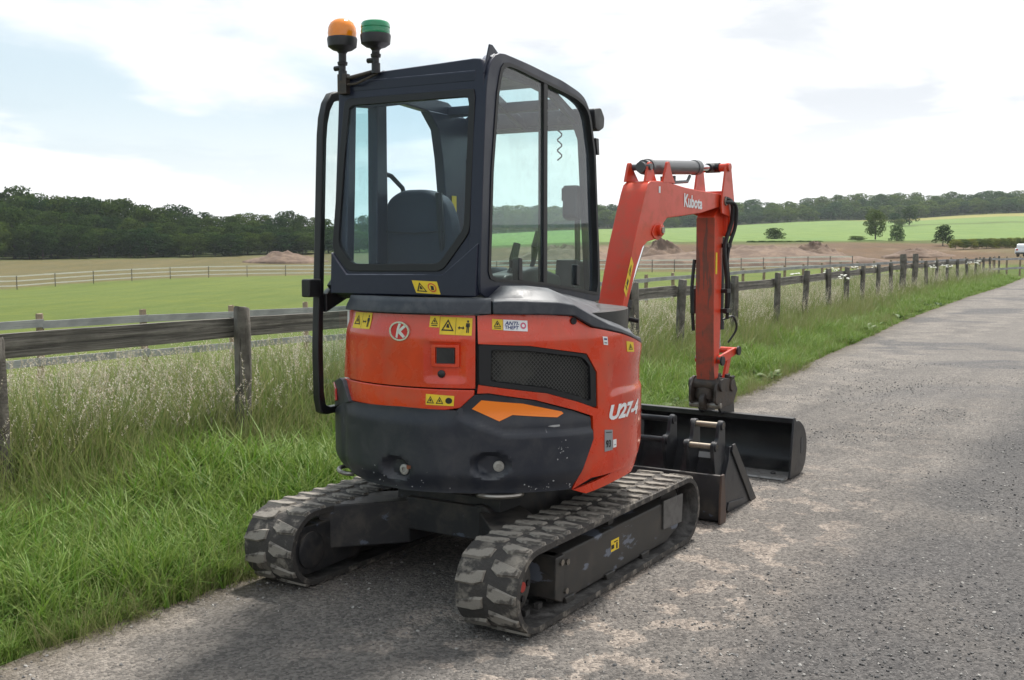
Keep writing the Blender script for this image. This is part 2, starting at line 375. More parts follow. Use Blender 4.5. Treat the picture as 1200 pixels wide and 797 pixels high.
cc = t.mix(t.ramp(c_, .45, .75, 0, .5), cc, t.mix(1., cc, (.55, .6, .5), 'MULTIPLY'))
mpf = t.new('ShaderNodeMapping'); mpf.inputs['Rotation'].default_value = (0, 0, .5); mpf.inputs['Scale'].default_value = (.45, .035, 1); t.link(co, mpf.inputs[0])
d_ = t.noise(mpf.outputs[0], 1, 6, .65); e_ = t.noise(co, .7, 6, .7, .5)
cc = t.mix(t.ramp(d_, .4, .65, 0, .6), cc, t.mix(1., cc, (.74, .80, .70), 'MULTIPLY')); cc = t.mix(t.ramp(e_, .48, .66, 0, .6), cc, t.mix(1., cc, (1.35, 1.2, .95), 'MULTIPLY'))
t.link(cc, p.inputs['Base Color']); p.inputs['Roughness'].default_value = .95; p.inputs['Specular IOR Level'].default_value = .15
t.link(t.bump(t.math('ADD', a_, c_), .8, .05), p.inputs['Normal'])
gme.materials.append(gm); go = inst('ground', gme); go['kind'] = 'structure'

# road: loose asphalt planings, a separate sheet a few millimetres proud
rs_ = np.concatenate([np.arange(-8, 30, .12), np.arange(30, 75, .6)]); rv = []; nw = 70
for s_ in rs_:
    e = float(edge_t(s_)) + .05*mnoise.noise(Vector((s_*1.6, 0, 0))) + .05*mnoise.noise(Vector((s_*6, 4, 0))) + .02*mnoise.noise(Vector((s_*20, 9, 0)))
    for j in range(nw):
        t_ = e + (j/(nw-1))**1.3*(12.)
        x, y = to_xy(t_, s_)
        zz = 0.012*mnoise.noise(Vector((x*.7, y*.7, 1)))+.004*mnoise.noise(Vector((x*5, y*5, 1)))
        rv.append((x, y, max(zz, -.012)*min(1, j/6)*(1 if math.hypot(x+.1, y-5.5) > 2.6 else .25)))
rf = [(i*nw+j, i*nw+j+1, (i+1)*nw+j+1, (i+1)*nw+j) for i in range(len(rs_)-1) for j in range(nw-1)]
rm = bpy.data.materials.new('asphalt_planings'); rm.use_nodes = True; t = NT(rm.node_tree); p = t.n['Principled BSDF']
co = t.new('ShaderNodeTexCoord').outputs['Object']
rot = t.new('ShaderNodeMapping'); rot.inputs['Rotation'].default_value = (0, 0, HD); t.link(co, rot.inputs[0])      # x = across, y = along the road
rc = rot.outputs[0]; sx = t.new('ShaderNodeSeparateXYZ'); t.link(rc, sx.inputs[0])
big = t.noise(rc, .5, 5, .6); med = t.noise(rc, 2.3, 7, .62, .5); fine = t.noise(rc, 34, 5, .75); fin2 = t.noise(rc, 110, 3, .7)
vor = t.new('ShaderNodeTexVoronoi'); vor.inputs['Scale'].default_value = 75; t.link(rc, vor.inputs['Vector'])
vor2 = t.new('ShaderNodeTexVoronoi'); vor2.inputs['Scale'].default_value = 150; t.link(rc, vor2.inputs['Vector'])
base = t.mix(t.ramp(big, .35, .65), (.134, .123, .113), (.178, .163, .149))
base = t.mix(t.ramp(med, .40, .62, 0, .55), base, (.175, .160, .145))
# worn strip down the middle where wheels have packed pale dust; looser, darker stone to the right
strip = t.math('MULTIPLY', t.ramp(sx.outputs[0], -3.1, -2.4), t.ramp(sx.outputs[0], -1.3, -1.75))
pat = t.math('MULTIPLY', t.math('MULTIPLY', t.ramp(t.noise(rc, 4.6, 4, .55, .1), .525, .585), t.ramp(sx.outputs[1], 9, 5, .25, 1)), t.math('ADD', t.math('MULTIPLY', strip, .80), .05))
base = t.mix(t.math('MULTIPLY', pat, t.ramp(t.noise(rc, 60, 3, .7), .3, .55, .45, 1)), base, (.32, .272, .232))
stm = t.new('ShaderNodeMapping'); stm.inputs['Scale'].default_value = (2.6, .16, 1); t.link(rc, stm.inputs[0]); stk = t.noise(stm.outputs[0], 1, 5, .6)
base = t.mix(t.ramp(stk, .5, .68, 0, .45), base, (.085, .080, .077)); base = t.mix(t.ramp(stk, .46, .36, 0, .4), base, (.215, .195, .175))
lft = t.math('MULTIPLY', t.ramp(sx.outputs[0], -3.0, -3.5), t.ramp(t.noise(rc, 1.8, 5, .6, .3), .47, .58))
base = t.mix(t.math('MULTIPLY', lft, .5), base, (.30, .265, .23))
loose = t.math('MULTIPLY', t.ramp(t.math('ADD', sx.outputs[0], t.math('MULTIPLY', t.noise(rc, 1.1, 4), .8)), -1.35, -.7), t.ramp(t.noise(rc, .7, 5), .28, .5))
base = t.mix(t.math('MULTIPLY', loose, .7), base, (.075, .074, .076))
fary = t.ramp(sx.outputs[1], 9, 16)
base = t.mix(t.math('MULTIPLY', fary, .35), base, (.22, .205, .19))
patch2 = t.math('MULTIPLY', fary, t.ramp(t.noise(rc, .33, 5, .6, .6), .54, .60))
base = t.mix(t.math('MULTIPLY', patch2, .7), base, (.10, .10, .105))
spk = t.mix(1., base, t.mix(t.ramp(vor.outputs['Color'], 0, 1), (.45, .45, .46), (1.6, 1.58, 1.55)), 'MULTIPLY')
base = t.mix(.75, base, spk)
base = t.mix(t.math('MULTIPLY', t.ramp(fine, .55, .75), .5), base, t.mix(1., base, (.4, .4, .42), 'MULTIPLY'))
base = t.mix(t.math('MULTIPLY', t.ramp(fin2, .62, .72), .55), base, (.42, .40, .38))
ra = t.new('ShaderNodeAttribute'); ra.attribute_name = 'rim'; rim = t.math('MULTIPLY', ra.outputs['Fac'], t.ramp(t.noise(rc, 14, 5, .7), .3, .6, .25, 1))
base = t.mix(rim, base, (.105, .085, .058))
t.link(base, p.inputs['Base Color']); p.inputs['Roughness'].default_value = .9; p.inputs['Specular IOR Level'].default_value = .25
h = t.math('ADD', t.math('MULTIPLY', fine, .9), t.math('MULTIPLY', vor.outputs['Distance'], -.8)); h = t.math('ADD', h, t.math('MULTIPLY', vor2.outputs['Distance'], -.4))
t.link(t.bump(h, 1.0, .012), p.inputs['Normal'])
mbr = MB(); mbr.add(rv, rf); ro = mbr.build('road', rm, smooth=180); ra_ = ro.data.attributes.new('rim', 'FLOAT', 'POINT'); ra_.data.foreach_set('value', np.tile(np.exp(-((np.arange(nw)/(nw-1))**1.3*12.)/.16), len(rs_)).astype(np.float32)); ro['kind'] = 'structure'

# ------------------------------------------------------------------ excavator
ex = empty('excavator', (-.1139, 5.2737, 0), -R(29), label='orange-red mini excavator with dark glazed cab standing on rubber tracks on the lane', category='excavator')
def cw_r(u, z):
    r = .765 - .03*float(sstep(.60, .51, z)) - .012*float(sstep(.80, .875, z))
    for (u0, z0, a, b) in ((-3.2, .602, 5.2, .048), (30.5, .638, 5.6, .05)):     # pockets round the tie-down bolts
        d = math.hypot((u-u0)/a, (z-z0)/b); r -= .042*float(sstep(1.25, .75, d))
    if z < .86: r -= (.009*math.exp(-((u-20.5)/2.6)**2)+.007*math.exp(-((u+33)/2.2)**2))*float(sstep(.86, .80, z))
    if u > 20:                                                                   # the hollow that carries the reflector
        cz = np.interp(u, [20, 35, 68], [.85, .775, .765]); r -= .014*float(sstep(cz-.008, cz+.012, z))
    return r
CW = [(-85, .74), (-51, .785), (-31, .868), (-1, .882), (19.3, .876), (25, .944), (30, .949), (45.5, .916), (60, .86), (67.3, .825), (67.8, .728), (60, .508), (30, .512), (0, .506), (-20, .512), (-42, .55), (-60, .60), (-85, .63)]
cwo = wrap('counterweight', CW, cw_r, .06, cwm, ex, du=1.25, dz=.0125, bevel=.007)
b = MB(); b.prism([(.70*math.sin(a), -.70*math.cos(a)) for a in np.linspace(R(-88), R(128), 40)] + [(.3, .62), (-.45, .62), (-.6, .3)], 'z', .50, .87)
b.prism([(.69*math.sin(a), -.69*math.cos(a)) for a in np.linspace(R(-30), R(128), 34)] + [(.3, .62), (-.40, .62)], 'z', .87, 1.285)
b.build('house_frame', blackp, ex)
for u0, z0 in ((-.9, .597), (33.4, .63)):
    b = MB(); a = R(u0); d = (math.sin(a), -math.cos(a), 0); o = Vector(d)*.724 + Vector((0, 0, z0))
    b.lathe([(.024, 0), (.024, .010), (.020, .013), (.011, .013), (.011, .006), (.004, .006)], o, d, 20)
    b.build('bolt', mat('pale_bolt', (.36, .35, .32), .5, .2, dirt=((.2, .18, .15), .5, 60)), cwo)
OR = [(24.4, .884), (27.6, .922), (41.5, .905), (55.5, .862), (56.2, .853), (53.7, .838), (38, .857), (33.5, .831)]
wrap('reflector', OR, lambda u, z: cw_r(u, z)+.004, .003, rfl, cwo, du=2, dz=.02, bevel=0)
# tow eye loops under the tail
for u0 in (34, -46):
    b = MB(); a = R(u0); b.tube([cylmap(u0+8*math.cos(q), .50, .70+.055*math.sin(q)) for q in np.linspace(0, math.pi, 14)], .011, 8)
    b.build('tow_eye', steel, ex)
# small chips and scars on the counterweight
b = MB()
for _ in range(46):
    u0, z0 = random.choice([(random.uniform(-26, 18), random.uniform(.52, .62)), (random.gauss(55.5, 1.2), random.gauss(.70, .018)), (random.uniform(42, 60), random.uniform(.515, .56))])
    sz = random.uniform(.0015, .0045); n = 5
    vs = [cylmap(u0+math.degrees(sz*random.uniform(.5, 1.3)*math.cos(q)/.76), z0+sz*random.uniform(.4, 1.2)*math.sin(q), cw_r(u0, z0)+.0012) for q in np.linspace(0, 2*math.pi, n, endpoint=False)]
    b.add(vs, [tuple(range(n))])
for pts in ([(50, .802), (52, .806), (54.4, .806), (54.6, .798), (52.4, .796)],):
    b.add([cylmap(u, z, cw_r(u, z)+.0015) for u, z in pts], [tuple(range(len(pts)))])
b.build('chipped_paint', mat('chip_grey', (.36, .36, .36), .6), cwo, smooth=0, kind='stuff')
b = MB(); b.add([cylmap(2.6+1.0*math.cos(q)*random.uniform(.6, 1.2), .618+.011*math.sin(q)*random.uniform(.6, 1.2), .7675) for q in np.linspace(0, 6.28, 10, endpoint=False)], [tuple(range(10))])
b.build('rust_spot', mat('rust', (.16, .05, .02), .8), cwo, smooth=0)

def door_r(u, z):
    r = .744 - .018*float(sstep(1.18, 1.29, z))
    dx = max(abs(u-15.2)-5.6, 0)/1.4; dz = max(abs(z-1.088)-.072, 0)/.014
    r -= .012*float(sstep(1, 0, math.hypot(dx, dz)))
    return r
rd = wrap('rear_door', chain([(-32, 1.288), (25.6, 1.288), (25.6, .973), (-37, .973)], [1.2, 1.6, 1.2, 0], 4), door_r, .022, red, ex, du=1.2, dz=.0125, bevel=.005)
wrap('lower_panel', [(-37.3, .968), (25.4, .966), (25.2, .945), (20.4, .887), (15, .876), (-29, .872), (-39, .93)], lambda u, z: .750-.004*float(sstep(.9, .97, z)), .022, red, ex, du=2, dz=.03, bevel=.005)
b = MB(); b.prism(chain([(-.585, .90), (-.585, 1.288), (.35, 1.288), (.35, .90)], .02), 'x', -.425, -.405); b.build('side_panel', red, ex, bevel=.005)
# the latch: a red surround, a black pull and a lock knob
b = MB(); RL = .741
b.ring(polar([(10.4, 1.064), (20.2, 1.064), (20.2, 1.160), (10.4, 1.160)], (15.4, 1.11), 64, True), polar([(11.8, 1.076), (18.9, 1.076), (18.9, 1.150), (11.8, 1.150)], (15.4, 1.11), 64, True), None, 0, .012, fa=lambda q, wv: cylmap(q[0], q[1], .731+wv))
la = b.build('latch', red, rd, bevel=.0015)
b = MB(); b.prism(chain([(12.2, 1.080), (18.5, 1.080), (18.5, 1.146), (12.2, 1.146)], .01), None, 0, .009, fa=lambda q, wv: cylmap(q[0], q[1], .731+wv)); b.build('latch_pull', blackp, rd, bevel=.0015)
b = MB(); b.lathe([(.017, 0), (.017, .006), (.012, .010), (.003, .011)], cylmap(13.8, 1.033, .731), cylmap(13.8, 0, 1), 18); b.build('lock_knob', blackp, rd)
# emblem: silver ring, red field, white-silver mark
b = MB(); nrm = cylmap(-1.7, 0, 1); eo = Vector(cylmap(-1.7, 1.214, .733))
ex_u = Vector(cylmap(-1.7+90, 0, 1)); ex_v = Vector((0, 0, 1)); ex_n = Vector(nrm)
def EP(x, y, d): return eo + ex_u*x + ex_v*y + ex_n*(d+.006)
circ = [(math.cos(q), math.sin(q)) for q in np.linspace(0, 2*math.pi, 40, endpoint=False)]
b.ring([(x*.054, y*.043) for x, y in circ], [(x*.046, y*.036) for x, y in circ], None, 0, .010, 0, fa=lambda q, d: EP(q[0], q[1], d))
b.prism([(x*.046, y*.036) for x, y in circ], None, 0, .006, 1, fa=lambda q, d: EP(q[0], q[1], d))
for pl in ([(-.020, -.026), (-.012, -.032), (.000, .012), (.010, .033), (-.002, .035), (-.012, .012)], [(-.006, .004), (.026, .028), (.036, .020), (.008, -.001), (.030, -.022), (.020, -.030), (-.008, -.006)]):
    b.prism(pl, None, .006, .009, 2, fa=lambda q, d: EP(q[0], q[1], d))
b.build('emblem', [mat('silver', (.70, .71, .73), .25, .8), mat('emblem_red', (.55, .02, .03), .3, coat=.5), mat('emblem_white', (.75, .77, .80), .25, .4)], rd, smooth=20)

# right-hand cover, C-shaped round its vent
COV = [(26.2, 1.287), (31.6, 1.293), (50, 1.288), (60, 1.279), (67.6, 1.226), (85, 1.182), (100.8, 1.132), (116, 1.10), (128, 1.09), (128, .665), (107, .640), (101, .60), (94, .560), (80, .552), (68, .548), (60.3, .507),
       (68.4, .728), (68.0, .829), (60, .866), (45.5, .921), (30, .954), (26.2, .952), (26.6, .990), (49.6, .947), (62, .898), (70.2, .858), (69.8, 1.024), (65.2, 1.112), (43.5, 1.157), (26.6, 1.167)]
def cov_r(u, z):
    r = .752 - .022*float(sstep(1.17, 1.29, z)) - .012*float(sstep(.60, .50, z))
    if u > 74:                                                   # pressed crease above the model number
        cz = np.interp(u, [74, 82, 112, 128], [.905, .925, .918, .91]); r -= .010*float(sstep(cz-.012, cz+.012, z))*float(sstep(74, 80, u))*float(sstep(1.10, 1.0, z))
    r += .006*float(sstep(1.235, 1.215, z))*float(sstep(60, 72, u))
    return r
cov = wrap('engine_cover', COV, cov_r, .022, red, ex, du=1.5, dz=.015, bevel=.004)
wrap('skirt_panel', [(60.3, .503), (80, .548), (94, .556), (107, .634), (127, .655), (127, .60), (110, .585), (96, .515), (82, .505), (66, .478)], lambda u, z: .742, .02, red, ex, du=3, dz=.03, bevel=.004)
GO = [(26.8, 1.165), (26.9, .992), (49.6, .949), (62, .900), (69.9, .861), (69.5, 1.022), (65, 1.109), (43.5, 1.155)]
GI = [(30.9, 1.143), (30.7, 1.006), (49.6, .970), (61, .928), (67.3, .893), (66.8, 1.055), (63.5, 1.098), (43.5, 1.135)]
b = MB(); gc = (48, 1.045)
b.ring(polar([(u, 1.045+(z-1.045)) for u, z in GO], gc, 160, True), polar(chain(GI, 1.5), gc, 160, True), None, 0, -.03, fa=lambda q, wv: cylmap(q[0], q[1], .753+wv))
vg = b.build('vent_grille', rubber_seal, cov, smooth=30)
b = MB()
import itertools
def inside(pt, poly):
    c = False
    for k in range(len(poly)):
        (x0, y0), (x1, y1) = poly[k-1], poly[k]
        if (y0 > pt[1]) != (y1 > pt[1]) and pt[0] < (x1-x0)*(pt[1]-y0)/(y1-y0)+x0: c = not c
    return c
kr = math.degrees(1/.745); pitch = .0135
for sgn in (1, -1):                                              # the expanded-metal mesh: real crossed strands
    for k in range(-70, 130):
        prev = None
        for q in np.arange(0, .34, .008):
            u = 28 + (k*pitch*1.25 + sgn*q*.9)*kr; z = .85 + q
            ok = inside((u, z), GI)
            if ok and prev is not None:
                (u0, z0) = prev; hw = .0015
                b.add([cylmap(u0-hw*kr, z0, .742+.001*sgn), cylmap(u0+hw*kr, z0, .742+.001*sgn), cylmap(u+hw*kr, z, .742+.001*sgn), cylmap(u-hw*kr, z, .742+.001*sgn)], [(0, 1, 2, 3)])
            prev = (u, z) if ok else None
b.build('vent_mesh', mat('mesh_metal', (.095, .095, .09), .45, .4), vg, smooth=0, kind='stuff')
b = MB(); wrap('', GI, .712, 0, None, None, mb=b, du=3, dz=.05)
b.build('radiator_core', mat('core', (.012, .012, .012), .7, var=((.05, .047, .04), 4, .48, .6)), vg)
b = MB(); vs, fs = text_mesh('U27-4', 1, .20, .05)
for i, f in enumerate(fs): pass
def lay(vs, quad, rfun, off):
    """lay unit-square artwork on a quad given by its corners (bl, br, tr, tl) in (degrees, height)"""
    out = []
    for x, y in vs:
        u = (quad[0][0]*(1-x)+quad[1][0]*x)*(1-y)+(quad[3][0]*(1-x)+quad[2][0]*x)*y
        z = (quad[0][1]*(1-x)+quad[1][1]*x)*(1-y)+(quad[3][1]*(1-x)+quad[2][1]*x)*y
        out.append(cylmap(u, z, rfun(u, z)+off))
    return out
b.add(lay(vs, [(75.8, .797), (99.0, .789), (100.2, .860), (76.2, .868)], cov_r, .0025), fs); b.build('model_lettering', white, cov, smooth=0)
b = MB(); b.cyl(cylmap(74.5, 1.058, .74), cylmap(74.5, 1.058, .757), .017, 20); b.build('port_plug', rubber_seal, cov)
b = MB(); b.cyl(cylmap(60.4, 1.258, .71), cylmap(60.4, 1.258, .742), .015, 18); b.build('port_plug', rubber_seal, cov)
for u0, z0 in ((97, .60), (83, .576)):
    b = MB(); b.lathe([(.010, 0), (.010, .008), (.005, .011), (.001, .011)], cylmap(u0, z0, .738), cylmap(u0, 0, 1), 12); b.build('bolt', steel, cov)

# warning stickers: yellow fields with inked triangles and figures
def sticker(quad, rfun, parent, marks, base=yellow, name='warning_sticker', pr=None):
    b = MB(); g = [(x, y) for y in (0, .5, 1) for x in np.linspace(0, 1, 5)]
    b.add(lay(g, quad, rfun, .0022), [(r*5+c, r*5+c+1, r*5+c+6, r*5+c+5) for r in range(2) for c in range(4)], 0)
    mats = [base, ink, mat('sticker_red', (.6, .05, .02), .5), navy_ink, pink_ink, white]
    for mi, pl in marks: b.add(lay(pl, quad, rfun, .0030+.0002*mi), [tuple(range(len(pl)))], mi)
    return b.build(name, mats, parent, smooth=0)
def tri(cx, cy, w_, h_, wt=.2):
    o = [(cx-w_/2, cy-h_/2), (cx+w_/2, cy-h_/2), (cx, cy+h_/2)]; c = (cx, cy-h_/6)
    i = [(c[0]+(x-c[0])*(1-wt*1.6), c[1]+(y-c[1])*(1-wt*1.6)) for x, y in o]
    return [(1, [o[k], o[(k+1) % 3], i[(k+1) % 3], i[k]]) for k in range(3)] + [(1, [(cx-w_*.12, cy-h_*.22), (cx+w_*.14, cy-h_*.26), (cx+w_*.05, cy+h_*.10), (cx-w_*.07, cy+h_*.08)])]
def man(cx, cy, w_, h_):
    hd = [(cx+w_*.16*math.cos(q), cy+h_*.38+h_*.11*math.sin(q)) for q in np.linspace(0, 6.28, 8, endpoint=False)]
    return [(1, hd), (1, [(cx-w_*.28, cy+h_*.25), (cx+w_*.28, cy+h_*.25), (cx+w_*.3, cy-h_*.05), (cx-w_*.3, cy-h_*.05)]), (1, [(cx-w_*.18, cy-h_*.04), (cx-w_*.02, cy-h_*.04), (cx-w_*.05, cy-h_*.5), (cx-w_*.2, cy-h_*.5)]), (1, [(cx+w_*.02, cy-h_*.04), (cx+w_*.18, cy-h_*.04), (cx+w_*.2, cy-h_*.5), (cx+w_*.05, cy-h_*.5)])]
def arrow(cx, cy, w_, h_): return [(1, [(cx-w_/2, cy), (cx-w_*.25, cy+h_/2), (cx-w_*.25, cy+h_*.15), (cx+w_*.25, cy+h_*.15), (cx+w_*.25, cy+h_/2), (cx+w_/2, cy), (cx+w_*.25, cy-h_/2), (cx+w_*.25, cy-h_*.15), (cx-w_*.25, cy-h_*.15), (cx-w_*.25, cy-h_/2)])]
def disc(mi, cx, cy, rx, ry, n=14): return [(mi, [(cx+rx*math.cos(q), cy+ry*math.sin(q)) for q in np.linspace(0, 2*math.pi, n, endpoint=False)])]
def line_v(x): return [(1, [(x-.005, .04), (x+.005, .04), (x+.005, .96), (x-.005, .96)])]
sticker([(-28.0, 1.212), (-16.4, 1.214), (-15.9, 1.287), (-27.2, 1.285)], door_r, rd, tri(.26, .55, .36, .6)+line_v(.52)+arrow(.66, .45, .2, .22)+man(.86, .5, .2, .75))
sticker([(9.5, 1.236), (13.2, 1.235), (13.2, 1.284), (9.7, 1.284)], door_r, rd, tri(.5, .58, .7, .6)+[(1, [(.2, .12), (.8, .12), (.8, .2), (.2, .2)])])
sticker([(13.35, 1.206), (24.4, 1.202), (24.6, 1.277), (13.45, 1.282)], door_r, rd, tri(.25, .55, .40, .66)+line_v(.5)+arrow(.67, .42, .2, .22)+man(.87, .52, .2, .72))
LP = lambda u, z: .750-.004*float(sstep(.9, .97, z))
sticker([(8.6, .898), (18.4, .896), (18.6, .940), (8.6, .945)], LP, ex, tri(.17, .5, .27, .68)+tri(.5, .5, .27, .68)+disc(1, .82, .5, .12, .3)+disc(0, .82, .5, .095, .24))
sticker([(31.2, 1.229), (34.75, 1.226), (34.75, 1.271), (31.2, 1.274)], cov_r, cov, tri(.5, .58, .7, .6)+[(1, [(.2, .12), (.8, .12), (.8, .2), (.2, .2)])])
an = sticker([(34.95, 1.225), (43.1, 1.219), (43.2, 1.265), (34.95, 1.271)], cov_r, cov, disc(4, .82, .52, .12, .3)+disc(5, .82, .52, .06, .15), white, 'security_sticker')
for txt, q in (('ANTI-', [(.06, .52), (.64, .52), (.68, .86), (.08, .86)]), ('THEFT', [(.06, .14), (.62, .14), (.64, .46), (.06, .46)])):
    vs, fs = text_mesh(txt, 1, .1, .02); Q = [(34.95, 1.225), (43.1, 1.219), (43.2, 1.265), (34.95, 1.271)]
    vv = [((q[0][0]*(1-x)+q[1][0]*x)*(1-y)+(q[3][0]*(1-x)+q[2][0]*x)*y, (q[0][1]*(1-y)+q[2][1]*y)) for x, y in vs]
    b = MB(); b.add(lay(vv, Q, cov_r, .004), fs); b.build('lettering', navy_ink, cov, smooth=0)
sticker([(72.7, 1.146), (75.0, 1.142), (74.7, 1.180), (72.2, 1.184)], cov_r, cov, [(3, [(.2, .6), (.8, .6), (.8, .8), (.2, .8)]), (1, [(.2, .2), (.8, .2), (.8, .3), (.2, .3)])], white, 'white_sticker')
sticker([(87.4, 1.100), (94.0, 1.092), (93.0, 1.138), (86.6, 1.150)], cov_r, cov, tri(.5, .5, .6, .6))
sticker([(73.6, .658), (78.1, .659), (78.0, .752), (73.5, .759)], cov_r, cov, [(1, [(.15, .86), (.85, .86), (.85, .9), (.15, .9)])], greyst, 'noise_sticker')
vs, fs = text_mesh('93', 1, 0, .03); b = MB(); b.add(lay([(.14+.6*x, .16+.36*y) for x, y in vs], [(73.6, .658), (78.1, .659), (78.0, .752), (73.5, .759)], cov_r, .004), fs); b.build('lettering', ink, cov, smooth=0)
sticker([(78.3, .668), (80.4, .668), (80.4, .705), (78.3, .705)], cov_r, cov, [(1, [(.2, .3), (.8, .3), (.8, .36), (.2, .36)])], white, 'white_sticker')
# tail light: grey bracket and red lens
b = MB(); b.prism([(-50, .805), (-27.5, .868), (-33.2, .958), (-37, .968), (-52, .93)], None, 0, -.05, fa=lambda q, wv: cylmap(q[0], q[1], .768+wv)); tl = b.build('tail_light', plastic, ex, bevel=.004)
b = MB(); b.prism([(-50.6, .832), (-43.0, .850), (-43.8, .905), (-51.2, .925)], None, 0, -.01, fa=lambda q, wv: cylmap(q[0], q[1], .772+wv)); b.build('lens', redlens, tl, bevel=.002)
b = MB(); b.prism([(-34.5, 1.21), (-32.8, 1.21), (-32.5, 1.285), (-34, 1.285)], None, 0, -.004, fa=lambda q, wv: cylmap(q[0], q[1], .735+wv)); b.build('white_reflector', white, ex)

# dark trim between body and cab: rear strip, then the hood that swells over the right-hand side
wrap('rear_trim', [(-32.5, 1.294), (30.9, 1.295), (30.9, 1.362), (-31.5, 1.362)], lambda u, z: .752-.02*float(sstep(1.30, 1.36, z)), .06, plastic, ex, du=3, dz=.02, bevel=.006)
th = np.array([31.5, 36, 42, 48, 54, 60, 64, 68, 76, 84, 92, 101, 112, 124])
lo = np.interp(th, [31.5, 50, 60, 67.6, 85, 100.8, 116, 124], [1.294, 1.290, 1.281, 1.230, 1.186, 1.136, 1.104, 1.10])
up = np.interp(th, [31.5, 36, 43, 55, 60, 67, 76, 100, 124], [1.348, 1.352, 1.350, 1.342, 1.33, 1.285, 1.238, 1.158, 1.125])
rows = []
for i, a in enumerate(th):
    P0 = Vector(cylmap(a, lo[i], .757)); P1 = Vector(cylmap(a, up[i], .752))
    f = np.interp(a, [31.5, 124], [0, 1]); Pi = Vector((.30, -.56+f*1.15, float(np.interp(a, [31.5, 42, 60, 90, 124], [1.352, 1.41, 1.405, 1.36, 1.30]))))
    ins = Vector((P1.x*.96, P1.y*.96, P1.z+.008))
    mid = P1.lerp(Pi, .5) + Vector((0, 0, .030*float(np.interp(a, [31.5, 40, 90, 124], [0, 1, 1, .4]))))
    m2 = P1.lerp(Pi, .25) + Vector((0, 0, .026*float(np.interp(a, [31.5, 40, 90, 124], [0, 1, 1, .4]))))
    back = Vector(cylmap(a, lo[i], .70))
    rows.append([back, P0, P1, ins, m2, mid, Pi])
b = MB(); nc = 7; b.add([q for r_ in rows for q in r_], [(i*nc+j, (i+1)*nc+j, (i+1)*nc+j+1, i*nc+j+1) for i in range(len(rows)-1) for j in range(nc-1)] + [tuple(range(nc)), tuple((len(rows)-1)*nc+j for j in reversed(range(nc)))])
hd = b.build('hood_trim', plastic, ex, smooth=32); md = hd.modifiers.new('sub', 'BEVEL'); md.width = .006; md.segments = 2; md.limit_method = 'ANGLE'; md.angle_limit = R(32)

# ---- cab
XR, XL = .315, -.475
OUT = [(-.622, 1.362), (-.600, 1.75), (-.575, 2.1), (-.558, 2.28), (-.535, 2.37), (-.48, 2.424), (-.411, 2.437), (-.171, 2.425), (.185, 2.397), (.37, 2.368), (.445, 2.345), (.506, 2.285), (.573, 2.074), (.637, 1.537), (.655, 1.288), (.3, 1.325), (-.06, 1.357)]
GL = chain([(-.547, 1.44), (.008, 1.402), (.622, 1.332), (.618, 1.5), (.562, 2.073), (.485, 2.300), (.331, 2.338), (.002, 2.367), (-.29, 2.393), (-.425, 2.397), (-.470, 2.25), (-.518, 1.915)], [.05, 0, .03, 0, 0, .08, .05, 0, 0, .09, 0, 0], 6)
cc0 = (.03, 1.85)
b = MB(); OUTc = chain(OUT, .05, 4)
b.ring(polar(OUTc, cc0, 120), polar(GL, cc0, 120), 'x', XR, XR-.06)
cab = b.build('cab', navy, ex, bevel=.014, seg=3)
b = MB(); g0 = polar(GL, cc0, 120); g1 = [(c0+(a-c0)*.975, c1+(d-c1)*.98) for (a, d), c0, c1 in ((q, cc0[0], cc0[1]) for q in g0)]
b.ring([(cc0[0]+(a-cc0[0])*1.012, cc0[1]+(d-cc0[1])*1.01) for a, d in g0], g1, 'x', XR+.004, XR-.03)
sw = b.build('side_window_seal', rubber_seal, cab, smooth=30)
def halfpoly(poly, lim, keep_low):
    b_ = bmesh.new(); b_.faces.new([b_.verts.new((q[0], q[1], 0)) for q in poly])
    bmesh.ops.bisect_plane(b_, geom=b_.verts[:]+b_.edges[:]+b_.faces[:], plane_co=(lim, 0, 0), plane_no=(1, 0, 0), clear_outer=keep_low, clear_inner=not keep_low)
    f = list(b_.faces)[0]; o = [tuple(v.co[:2]) for v in f.verts]; b_.free(); return o
b = MB(); b.prism(halfpoly(g1, .005, True), 'x', XR-.008, XR-.013); b.build('side_pane', gl_side, cab, smooth=0)
b = MB(); b.prism(halfpoly(g1, -.005, False), 'x', XR-.020, XR-.025); b.build('side_pane', gl_side, cab, smooth=0)
b = MB(); b.prism([(-.022, 1.403), (.018, 1.400), (.018, 2.367), (-.022, 2.369)], 'x', XR+.002, XR-.03); b.build('window_divider', rubber_seal, cab, bevel=.003)
for (y, z) in ((-.24, 1.46), (.38, 1.42)):
    b = MB(); b.prism(chain([(y-.02, z-.03), (y+.02, z-.034), (y+.016, z+.07), (y-.016, z+.075)], .01), 'x', XR-.004, XR-.04); b.build('window_handle', blackp, cab, bevel=.004)
# rear wall: leans out a little towards its foot
def ry(z): return -.553-(2.36-z)*.068
RO = chain([(-.492, 1.362), (.302, 1.362), (.306, 1.6), (.300, 2.372), (.28, 2.40), (-.46, 2.375), (-.488, 2.33), (-.492, 1.6)], .012, 3)
RG = chain([(-.432, 2.252), (.247, 2.250), (.240, 1.655), (.110, 1.492), (-.392, 1.488), (-.478, 1.585), (-.455, 2.0)], [.02, .02, .03, .03, .03, .03, 0], 4)
rc0 = (-.10, 1.87); fr = lambda q, wv: (q[0], ry(q[1])+wv, q[1])
b = MB(); b.ring(polar(RO, rc0, 120), polar(RG, rc0, 120), None, 0, .06, fa=fr); b.build('rear_wall', navy, cab, bevel=.010, seg=3)
b = MB(); q0 = polar(RG, rc0, 120); sc = lambda q, k: [(rc0[0]+(a-rc0[0])*k, rc0[1]+(d-rc0[1])*k) for a, d in q]
